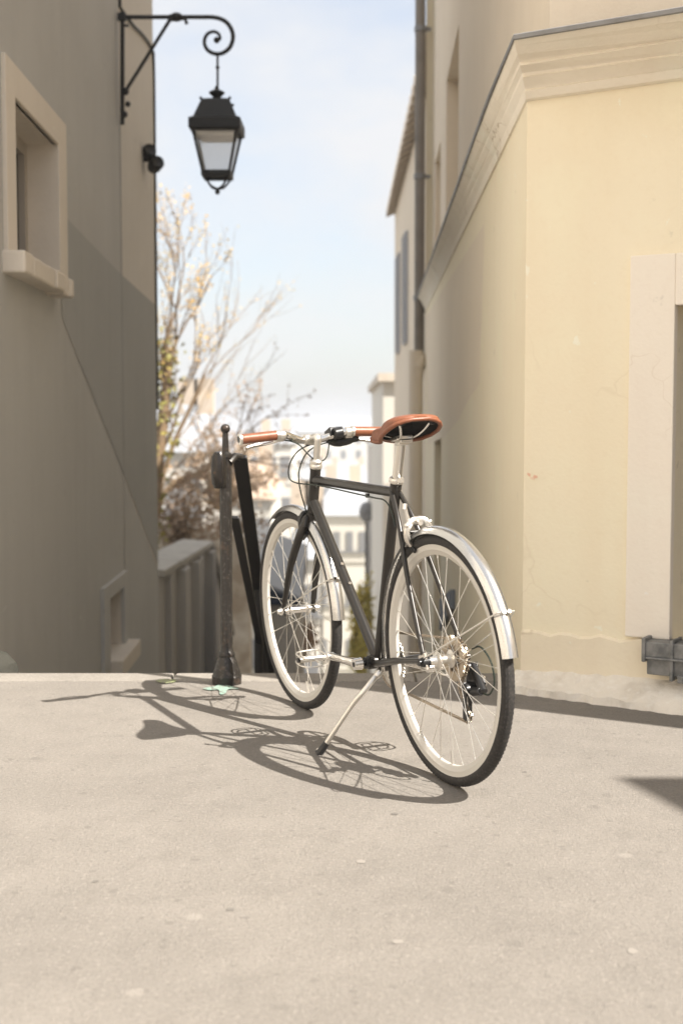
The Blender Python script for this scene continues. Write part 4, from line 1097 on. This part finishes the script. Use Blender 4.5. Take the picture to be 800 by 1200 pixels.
# kickstand
q = MB(); q.box((.368, .004, .262), (.05, .034, .020)); q.tube([(.372, .008, .256), (.366, .034, .243)], [.013, .012], 12); q.tube([(.360, .022, .252), (.362, .04, .238)], .011, 12); ks = part(q, 'kickstand', 'alloy', bevel=.003)
q = MB(); q.tube(catmull([(.366, .030, .246), (.360, .050, .230), (.362, .085, .195), (.378, .110, .162), (.402, .155, .092), (.424, .194, .028)], 5), [.0085]*16+[.0078]*10, 12); part(q, 'leg', 'alloy', ks)
q = MB(); q.tube([(.418, .184, .044), (.4285, .2017, .0165), (.4320, .208, .0105)], [.0105, .0118, .0125], 12); part(q, 'foot', 'black', ks)

# ------------------------------------------------------------------ houses further down the right side
def house_box(name, label, x0, x1, y0, y1, z0, z1, m_wall, cat='building'):
    h_ = thing(name, label, cat, (x0, y0, z0)); q = MB(); q.prism([(x0, y0), (x1, y0), (x1, y1), (x0, y1)], z0, z1); loc_build(q, 'wall', m_wall, h_); return h_
H2X = at(462, 400, 26.5).x
eave = at(452, 250, 26.5).z
h2 = thing('tile_roofed_house', 'cream house with a tiled eave behind the drain pipe', 'building', (H2X, 14.2, -10))
q = MB(); q.prism([(H2X+.02, ENDY+.25), (6, ENDY+.25), (6, 26.5), (H2X, 26.5)], -16, eave-.02); loc_build(q, 'wall', M['cream_up'], h2)
q = MB(); ex = at(452, 250, 26.5).x
q.hexa([(ex+.14, 14.3, eave+.0), (H2X+.3, 14.3, eave+.05), (H2X+.3, 26.7, eave+.05), (ex+.14, 26.7, eave+.0), (ex+.14, 14.3, eave+.05), (3.5, 14.3, eave+1.4), (3.5, 26.7, eave+1.4), (ex+.14, 26.7, eave+.05)]); roof2 = loc_build(q, 'roof', M['tile'], h2)
proto = None
nt_ = 25
for i in range(nt_):
    y = 14.45 + i*(26.6-14.45)/nt_
    if proto is None:
        t_ = MB(); n = 8; vs = []
        for (xx, zq) in ((0, 0), (.55, .27)):
            for k in range(n+1):
                a = math.pi*k/n; vs.append((xx, .205*math.cos(a), zq + .17*math.sin(a)))
        for (xx, zq) in ((0, 0), (.55, .27)):
            for k in range(n+1):
                a = math.pi*k/n; vs.append((xx, .165*math.cos(a), zq - .02 + .10*math.sin(a)))
        m = n+1
        fs = [(k, k+1, m+k+1, m+k) for k in range(n)] + [(2*m+k, 3*m+k, 3*m+k+1, 2*m+k+1) for k in range(n)] + [(k, 2*m+k, 2*m+k+1, k+1) for k in range(n)]
        t_.add(vs, fs, 0, True); proto = t_.build('roof_tile', M['tile'], roof2); proto.location = (ex, y, eave-.10)
    else:
        copy_part(proto, roof2).location = (ex, y, eave-.10)
for (ya, yb, za, zb) in ((21.3, 22.2, 2.3, 4.1), (24.0, 25.0, 2.3, 4.1)):
    s_ = MB(); s_.box((H2X-.02, (ya+yb)/2, (za+zb)/2), (.04, yb-ya-.04, zb-za)); sh = loc_build(s_, 'shutter', M['blue_shut'], h2)
    k = MB()
    for i in range(22):
        z = za + .06 + i*(zb-za-.12)/21; k.box((H2X-.05, (ya+yb)/2, z), (.03, yb-ya-.16, .045), Matrix.Rotation(R_(35), 3, 'Y'))
    stuff(k.build('slat', M['blue_shut'], sh))
# low cream house, then a grey one
xa, xb = at(448.5, 600, 29).x, 3.2; ztp = at(450, 447, 29).z
h3 = house_box('narrow_house', 'sunlit narrow cream house end rising behind the saddle', xa, xb, 29, 40, -18, ztp, M['white_far'])
q = MB(); q.prism([(xa-.12, 28.85), (xb, 28.85), (xb, 40), (xa-.12, 40)], ztp, ztp+.18); loc_build(q, 'roof', M['tile'], h3)
for i in range(5):
    q = MB(); q.box((xa+.62, 28.99, ztp-1.6-i*2.9), (.35, .06, 1.3)); loc_build(q, 'window', M['win_far'], h3)
xa4 = at(438, 600, 46).x
h4 = house_box('grey_house_end', 'tall grey house end seen past the saddle lower down the stairs', xa4, 4.5, 46, 58, -26, at(440, 522, 46).z, M['grey_farm'])
q = MB(); q.prism([(xa4-.15, 45.8), (4.5, 45.8), (4.5, 58), (xa4-.15, 58)], at(440, 522, 46).z, at(440, 518, 46).z); loc_build(q, 'roof', M['zinc_far'], h4)
for i in range(6):
    q = MB(); q.box((xa4+.45, 45.98, -1.6-i*2.9), (.22, .06, 1.4)); loc_build(q, 'window', M['win_far'], h4)

# slate-blue panel low on the street side of the corner house
bp_ = MB(); p0 = at(487, 712, 11.2); p1 = at(516, 735, 8.6)
bp_.hexa([(sx(8.7)-.035, 8.7, -.25), (sx(10.1)-.035, 10.1, -.62), (sx(10.1)-.003, 10.1, -.62), (sx(8.7)-.003, 8.7, -.25), (sx(8.7)-.035, 8.7, -.12), (sx(10.1)-.035, 10.1, -.38), (sx(10.1)-.003, 10.1, -.38), (sx(8.7)-.003, 8.7, -.12)])
tag(bp_.build('wall_panel', M['bluebag']), 'slate blue panel low on the house wall seen through the rear wheel', 'panel')

# ------------------------------------------------------------------ the city below
def facade_house(name, label, x0, x1, y, depth, z0, z1, wall, roof, win_w, win_h, fl, bays, roofh=1.6, first=.9, shape='mansard', group=None):
    h_ = thing(name, label, 'building', (x0, y, z0), group=group)
    q = MB(); q.prism([(x0, y), (x1, y), (x1, y+depth), (x0, y+depth)], z0, z1); loc_build(q, 'wall', wall, h_)
    q = MB(); i = .18*roofh if shape == 'flat' else .45*roofh
    o = .25
    q.hexa([(x0-o, y-o, z1+.002), (x1+o, y-o, z1+.002), (x1+o, y+depth+o, z1+.002), (x0-o, y+depth+o, z1+.002), (x0+i, y+i, z1+roofh), (x1-i, y+i, z1+roofh), (x1-i, y+depth-i, z1+roofh), (x0+i, y+depth-i, z1+roofh)])
    rf = loc_build(q, 'roof', roof, h_)
    for k in range(2):
        c = MB(); c.box((x0+(x1-x0)*(.25+.5*k), y+depth*.5, z1+roofh+.35), (.7, .5, 1.3)); c.build('chimney', M['brickred'], rf)
    first_o = None
    z = z1 - first
    while z - win_h > max(z0, z1-fl*7):
        for b_ in range(bays):
            xc = x0 + (x1-x0)*(b_+.5)/bays
            if first_o is None:
                w_ = MB(); w_.box((0, 0, 0), (win_w, .08, win_h)); w_.box((0, -.06, -win_h/2-.06), (win_w+.3, .2, .1)); first_o = w_.build('window', M['win_far'], h_)
                o_ = first_o
            else: o_ = copy_part(first_o, h_)
            o_.location = (xc-x0, -.02, z-win_h/2-z0)
        if first_o is not None:
            bnd = MB(); bnd.box(((x0+x1)/2, y-.05, z-win_h-.55), (x1-x0, .12, .16)); loc_build(bnd, 'floor_band', wall, h_)
        z -= fl
    return h_
hzs = lambda px, py, Y: at(px, py, Y)
def fh(label, px0, px1, ptop, Y, depth, wall, roof, ww, wh, fl, bays, name='house', **kw):
    a, b2 = at(px0, 600, Y).x, at(px1, 600, Y).x
    return facade_house(name, label, a, b2, Y, depth, terr_z(Y)-8, at(400, ptop, Y).z, M[wall], M[roof], ww, wh, fl, bays, **kw)
fh('cream apartment block with zinc roof seen through the bicycle frame', 372, 432, 604, 72, 12, 'cream_far', 'zinc_far', .36, 1.05, 3.0, 4, 'apartment_block')
fh('white house behind the front hub of the bicycle', 338, 374, 655, 46, 9, 'white_far', 'zinc_far', .5, 1.1, 2.7, 2)
fh('tall white building right of the iron post and under the handlebar grip', 293, 343, 520, 95, 14, 'white_far', 'zinc_far', .7, 1.4, 3.0, 3, 'apartment_block', roofh=.8)
fh('cream house with red roof between the post and front wheel', 262, 318, 585, 62, 10, 'cream_far', 'red_far', .7, 1.3, 2.9, 3)
fh('white gabled house behind the yellow tree trunk', 196, 236, 530, 44, 8, 'white_far', 'zinc_far', .6, 1.2, 2.7, 2)
fh('pale block with zinc roof beyond the head tube', 345, 388, 572, 130, 14, 'white_far', 'zinc_far', .9, 1.6, 3.1, 4, 'apartment_block', roofh=3)
fh('long grey roofed block above the apartment block', 376, 440, 578, 150, 14, 'cream_far', 'zinc_far', .9, 1.6, 3.1, 6, 'apartment_block', roofh=3)
fh('low block with orange roof beyond the front wheel', 300, 352, 598, 110, 12, 'cream_far', 'red_far', .9, 1.5, 3.0, 4)
# grey shed with dark blue cover, left of the front wheel
sx0, sx1 = at(306, 700, 15).x, at(347, 700, 15).x; zt = at(330, 703, 15).z
sh_ = thing('shed', 'grey walled shed with dark blue roof edge seen through the front wheel', 'shed', (sx0, 15, -9))
q = MB(); q.prism([(sx0, 15), (sx1, 15), (sx1, 18), (sx0, 18)], -12, zt); loc_build(q, 'wall', M['grey_farm'], sh_)
q = MB(); q.hexa([(sx0-.1, 14.97, zt+.004), (sx1+.05, 14.97, zt+.004), (sx1+.05, 18.1, zt+.004), (sx0-.1, 18.1, zt+.004), (sx0-.1, 14.97, zt+.26), (sx1+.05, 14.97, zt+.03), (sx1+.05, 18.1, zt+.35), (sx0-.1, 18.1, zt+.55)]); loc_build(q, 'roof', M['zinc_far'], sh_)
q = MB(); q.hexa([(sx0-.12, 14.9, zt-.03), (sx1+.06, 14.9, zt-.06), (sx1+.06, 14.96, zt-.06), (sx0-.12, 14.96, zt-.03), (sx0-.12, 14.9, zt+.20), (sx1+.06, 14.9, zt+.02), (sx1+.06, 14.96, zt+.02), (sx0-.12, 14.96, zt+.20)]); loc_build(q, 'roof_edge', M['awning'], sh_)
# terraced garden wall
tw = thing('garden_wall', 'sunlit pale stone garden wall behind the grey parapet', 'wall', (-4.5, 23, -12))
q = MB(); x0, x1 = -6.5, at(292, 600, 23).x
q.hexa([(x0, 23, -14), (x1, 23, -14), (x1, 23.5, -14), (x0, 23.5, -14), (x0, 23, at(190, 575, 23).z), (x1, 23, at(292, 630, 23).z), (x1, 23.5, at(292, 630, 23).z), (x0, 23.5, at(190, 575, 23).z)])
M['stonewall'] = mat('pale_rubble', (.55, .48, .38), .95, noise=[(3.0, .8, (.36, .28, .2), .45, .6), (1.1, .6, (.74, .69, .6), .5, .7)], bump=(4, .1))
loc_build(q, 'wall', M['stonewall'], tw)
# far city, too many roofs to count
fc = MB(); rnd = random.Random(21)
for i in range(2600):
    Y = 170*math.exp(rnd.random()*2.9); X = rnd.uniform(-1, 1)*Y*.42
    w_, d_ = rnd.uniform(9, 26), rnd.uniform(9, 22); h_ = rnd.uniform(11, 25) + (rnd.random() < .02)*rnd.uniform(8, 25)
    z0 = terr_z(Y)-2; m_ = rnd.choice((0, 0, 1, 1, 2)); top = z0+2+h_
    fc.prism([(X-w_/2, Y), (X+w_/2, Y), (X+w_/2, Y+d_), (X-w_/2, Y+d_)], z0, top, m_)
    r_ = rnd.choice((3, 3, 3, 4)); q = min(w_, d_)*.22
    fc.hexa([(X-w_/2-.3, Y-.3, top), (X+w_/2+.3, Y-.3, top), (X+w_/2+.3, Y+d_+.3, top), (X-w_/2-.3, Y+d_+.3, top), (X-w_/2+q, Y+q, top+3), (X+w_/2-q, Y+q, top+3), (X+w_/2-q, Y+d_-q, top+3), (X-w_/2+q, Y+d_-q, top+3)], r_)
    if Y < 600:
        nb = int(w_/3)
        for fl_ in range(int(h_/3.1)):
            for k in range(nb):
                x_ = X - w_/2 + (k+.5)*w_/nb; z = top - 2.4 - fl_*3.1
                fc.quad((x_-.55, Y-.06, z), (x_+.55, Y-.06, z), (x_+.55, Y-.06, z+1.7), (x_-.55, Y-.06, z+1.7), 5)
stuff(fc.build('distant_city', [M['white_far'], M['cream_far'], M['grey_farm'], M['zinc_far'], M['red_far'], M['win_far']]))
for (px, ptop, Y, wd, lab) in ((405, 519, 1500, 26, 'hazy tall tower on the horizon just right of the stem'), (421, 527, 1700, 40, 'hazy wide tower block on the horizon left of the seat post'), (335, 527, 1900, 36, 'hazy tower block on the horizon left of the stem')):
    p = at(px, ptop, Y); t = thing('tower_block', lab, 'tower', (p.x, Y, terr_z(Y)))
    q = MB(); q.prism([(p.x-wd/2, Y), (p.x+wd/2, Y), (p.x+wd/2, Y+20), (p.x-wd/2, Y+20)], terr_z(Y)-1, p.z); loc_build(q, 'wall', M['grey_farm'], t)
    q = MB()
    for k in range(int((p.z-terr_z(Y))/3.2)):
        z = p.z - 2 - k*3.2; q.quad((p.x-wd/2+1, Y-.15, z-.7), (p.x+wd/2-1, Y-.15, z-.7), (p.x+wd/2-1, Y-.15, z+.7), (p.x-wd/2+1, Y-.15, z+.7))
    loc_build(q, 'window_band', M['win_far'], t)

# ------------------------------------------------------------------ trees and shrubs
def tree(name, label, base, first_dirs, seed, levels, length, r0, trunk_pts, bud_m, bud_n, bud_s, spread=.55, upb=.25, gcat='tree', clump=0):
    rnd = random.Random(seed); t = thing(name, label, gcat, base)
    wood = MB(); buds = MB(); ivy = MB()
    def leaf(p, s, buds=buds):
        d = V((rnd.gauss(0, 1), rnd.gauss(0, 1), rnd.gauss(0, 1))).normalized(); e = d.orthogonal().normalized()*s*.55; d = d*s
        buds.add([p-e*.3, p+d*.5+e, p+d, p+d*.5-e], [(0, 1, 2, 3)])
    def branch(p, d, L, r, lv):
        n = 4; pts = [p]; cur = p; dd = d.normalized()
        for i in range(n):
            dd = (dd + V((rnd.gauss(0, .10), rnd.gauss(0, .10), rnd.gauss(0, .07) + upb*.12))).normalized(); cur = cur + dd*L/n; pts.append(cur)
        wood.tube(pts, [r*(1-.55*i/n) for i in range(n+1)], 5 if lv > 1 else 4)
        if lv <= 1:
            for i in range(bud_n):
                leaf(pts[rnd.randint(1, n)] + V((rnd.gauss(0, .03), rnd.gauss(0, .03), rnd.gauss(0, .03))), bud_s*rnd.uniform(.6, 1.3))
        if lv > 0:
            for i in range(3 if lv > 1 else 4):
                q = pts[rnd.randint(1, n)] if i else pts[-1]
                side = V((rnd.gauss(0, 1), rnd.gauss(0, 1), rnd.gauss(0, .6))).normalized()
                branch(q, (dd + side*spread).normalized(), L*rnd.uniform(.5, .78), r*.5, lv-1)
    tp = [V(x) for x in trunk_pts]; wood.tube(catmull(tp, 4), [r0*(1-.5*i/(4*(len(tp)-1))) for i in range(4*(len(tp)-1)+1)], 8)
    if clump:
        for i in range(clump):
            k = rnd.random(); j = min(len(tp)-2, int(k*(len(tp)-1))); q = tp[j].lerp(tp[j+1], rnd.random()); leaf(q + V((rnd.gauss(0, .16), rnd.gauss(0, .16), rnd.gauss(0, .22))), rnd.uniform(.05, .11), ivy)
    for (k, d, L, r) in first_dirs:
        j = min(len(tp)-2, int(k*(len(tp)-1))); q = tp[j].lerp(tp[j+1], k*(len(tp)-1)-j); branch(q, V(d), L, r, levels)
    wo = wood.build('trunk', M['bark'], t); wo.location = -V(base)
    if ivy.v:
        io = stuff(ivy.build('ivy', M['ivy'], t)); io.location = -V(base)
    if buds.v:
        bo = stuff(buds.build('foliage', bud_m, t)); bo.location = -V(base)
    return t
TA = 21
tree('budding_tree', 'ivy covered tree with yellow spring buds behind the grey house corner', at(180, 800, TA),
     [(.45, (.35, .1, 1.0), 1.25, .03), (.60, (.55, -.2, 1.0), 1.15, .03), (.75, (.1, .2, 1.2), 1.3, .03), (.85, (.5, .2, 1.0), 1.1, .026), (1, (.15, 0, 1.2), 1.15, .026), (1, (.45, -.1, 1.1), 1.2, .026)], 4, 3, 1.0, .13,
     [at(168, 860, TA), at(174, 660, TA), at(183, 560, TA), at(190, 500, TA), at(196, 440, TA), at(192, 405, TA)], M['bud'], 4, .040, spread=.42, upb=.7, clump=600)
tree('bare_tree', 'thin bare tree with long slanting branches left of the handlebar', at(200, 700, 24),
     [(.15, (1.0, .1, .95), 1.9, .018), (.35, (.8, -.2, 1.0), 1.9, .018), (.55, (1.0, .2, .95), 1.6, .016), (.8, (.7, 0, 1.0), 1.5, .015), (1, (.9, .1, .9), 1.25, .013), (.9, (.3, 0, 1.2), 1.2, .018)], 9, 2, 1.2, .06,
     [at(178, 760, 24), at(184, 600, 24), at(200, 530, 24), at(222, 480, 24), at(240, 440, 24)], M['bud'], 2, .038, spread=.36, upb=.45)
tree('bare_tree', 'dark bare tree with drooping limbs low behind the iron post', at(200, 700, 27),
     [(.3, (1, 0, .2), 1.4, .05), (.6, (1, .2, .5), 1.5, .045), (.8, (.8, -.2, .1), 1.4, .04), (1, (1, 0, .6), 1.3, .04)], 14, 3, 1.2, .09,
     [at(176, 700, 27), at(184, 600, 27), at(205, 565, 27), at(228, 560, 27)], M['rust_twig'], 3, .06, spread=.8)
def shrub(name, label, c, rad, m_leaf, n, s, seed, twigs=60):
    rnd = random.Random(seed); t = thing(name, label, 'shrub', (c.x, c.y, c.z-rad[2])); lf = MB(); wd = MB()
    lobes = [V((c.x+rnd.gauss(0, .45)*rad[0], c.y+rnd.gauss(0, .4)*rad[1], c.z+rnd.gauss(0, .45)*rad[2])) for _ in range(14)]
    for i in range(n):
        lb_ = rnd.choice(lobes); p = lb_ + V((rnd.gauss(0, .22)*rad[0], rnd.gauss(0, .22)*rad[1], rnd.gauss(0, .22)*rad[2]))
        d = V((rnd.gauss(0, 1), rnd.gauss(0, 1), rnd.gauss(0, 1))).normalized(); e = d.orthogonal().normalized()*s*.5; d = d*s*rnd.uniform(.6, 1.4)
        lf.add([p-e*.4, p+d*.5+e, p+d, p+d*.5-e], [(0, 1, 2, 3)])
    b0 = V((c.x, c.y, c.z-rad[2]*1.1))
    for i in range(twigs):
        lb_ = rnd.choice(lobes); e = lb_ + V((rnd.gauss(0, .3)*rad[0], rnd.gauss(0, .3)*rad[1], rnd.gauss(.2, .35)*rad[2])); wd.tube([b0, b0.lerp(e, .5)+V((0, 0, .15*rad[2])), e], [.03*rad[2], .018*rad[2], .006*rad[2]], 4)
    a = wd.build('stem', M['bark'], t); a.location = -t.location
    b_ = stuff(lf.build('foliage', m_leaf, t)); b_.location = -t.location
    return t
shrub('brown_tree_crown', 'rusty brown leafless crown behind the iron post finial', at(262, 552, 34), (1.0, 1.0, .95), M['rust_twig'], 1400, .10, 5, 110)
shrub('shrub', 'brown and orange bush beside the handrail below the post top', at(240, 650, 26), (1.3, .8, 1.0), M['rust_twig'], 1500, .10, 8)
shrub('shrub', 'dry twiggy bush growing over the pale garden wall', at(212, 610, 22.2), (.7, .4, .5), M['rust_twig'], 500, .08, 18)
shrub('cypress', 'yellow green upright bush seen between down tube and seat tube', at(424, 742, 33), (.26, .26, 1.1), M['olive'], 2400, .09, 6, 20)
shrub('potted_bush', 'small orange and green bush below the front hub', at(357, 748, 30), (.22, .22, .5), M['rust_twig'], 500, .08, 12, 20)

# round traffic lamp on a pole far down the hill
tp_ = thing('signal_pole', 'dark round signal on a pole left of the seat tube', 'signal', at(429, 800, 40))
b0 = at(429, 800, 40); q = MB()
q.tube([V((0, 0, 0)), at(429.5, 612, 40)-b0], .05, 8); q.build('pole', M['iron'], tp_)
q = MB(); q.sphere(at(429.5, 600, 40)-b0, .24, 14, (1, .5, 1.35)); q.build('signal_head', M['zinc'], tp_)

# house across the square, outside the view: its roof corner throws the shadow at the right edge
off = thing('unseen_house_across_square', 'plain plaster house across the square outside the picture on the right', 'building', (4.7, 1.35, 0))
q = MB(); c = gp(722, 911); t = 5.0/math.tan(SUN_EL)
cx_, cy_ = c[0] + t*math.sin(SUN_AZ), c[1] + t*math.cos(SUN_AZ)
q.prism([(cx_, cy_), (cx_+6*.29, cy_-6*.957), (cx_+6, cy_-6), (cx_+6, cy_)], -.2, 5.0); loc_build(q, 'wall', M['cream_up'], off)

# ------------------------------------------------------------------ haze over the city
hm = bpy.data.materials.new('haze_air'); hm.use_nodes = True
nt = hm.node_tree; nt.nodes.clear(); ho = nt.nodes.new('ShaderNodeOutputMaterial'); pv = nt.nodes.new('ShaderNodeVolumePrincipled')
pv.inputs['Color'].default_value = (.66, .69, .74, 1); pv.inputs['Density'].default_value = 0.0015; pv.inputs['Anisotropy'].default_value = 0.2
nt.links.new(pv.outputs['Volume'], ho.inputs['Volume'])
q = MB(); q.hexa([(-3100, -70, -54), (3100, -70, -54), (3100, 6100, -54), (-3100, 6100, -54), (-3100, -70, 9.5), (3100, -70, 9.5), (3100, 6100, 9.5), (-3100, 6100, 9.5)])
stuff(q.build('haze', hm))

# unseen pale houses, added to bounce sunlight onto the corner house front
for (ya, yb, hh, lab) in ((-7.5, 3.4, 8.0, 'unseen pale house added beside the camera to bounce sunlight'), (-19.0, -7.6, 9.0, 'unseen pale house added behind the camera to bounce sunlight')):
    sq = thing('bounce_house', lab, 'building', (-5.2, ya, 0))
    q = MB()
    ops_ = [(u, u+1.0, z, z+1.7, .18) for u in (1.2, 3.8, 6.4, 9.0) for z in (.9, 3.9)]
    wall_sheet(q, (-5.2, ya), (-5.2, yb), -.2, hh, ops_, (-1, 0), 0)
    q.quad((-5.2, yb, -.2), (-12, yb, -.2), (-12, yb, hh), (-5.2, yb, hh)); q.quad((-5.2, ya, -.2), (-12, ya, -.2), (-12, ya, hh), (-5.2, ya, hh)); q.quad((-5.2, ya, hh), (-5.2, yb, hh), (-12, yb, hh), (-12, ya, hh))
    loc_build(q, 'wall', M['surround'], sq)
    for (u, u1, z, z1, dp_) in ops_:
        q = MB(); q.quad((-5.38, ya+u, z), (-5.38, ya+u1, z), (-5.38, ya+u1, z1), (-5.38, ya+u, z1)); loc_build(q, 'window', M['pane_dark'], sq)

# repeats share a group
for stem_, grp in (('tower_block', 'tower blocks on the hazy horizon'), ('apartment_block', 'apartment blocks of the city below'), ('house', 'houses of the city below'), ('bare_tree', 'bare trees beyond the stairs'), ('shrub', 'shrubs beyond the stairs'), ('paint_mark', 'spray paint marks on the pavement'), ('bounce_house', 'unseen pale houses added to bounce sunlight')):
    for o in scn.objects:
        if o.parent is None and o.name.split('.')[0] == stem_: o['group'] = grp
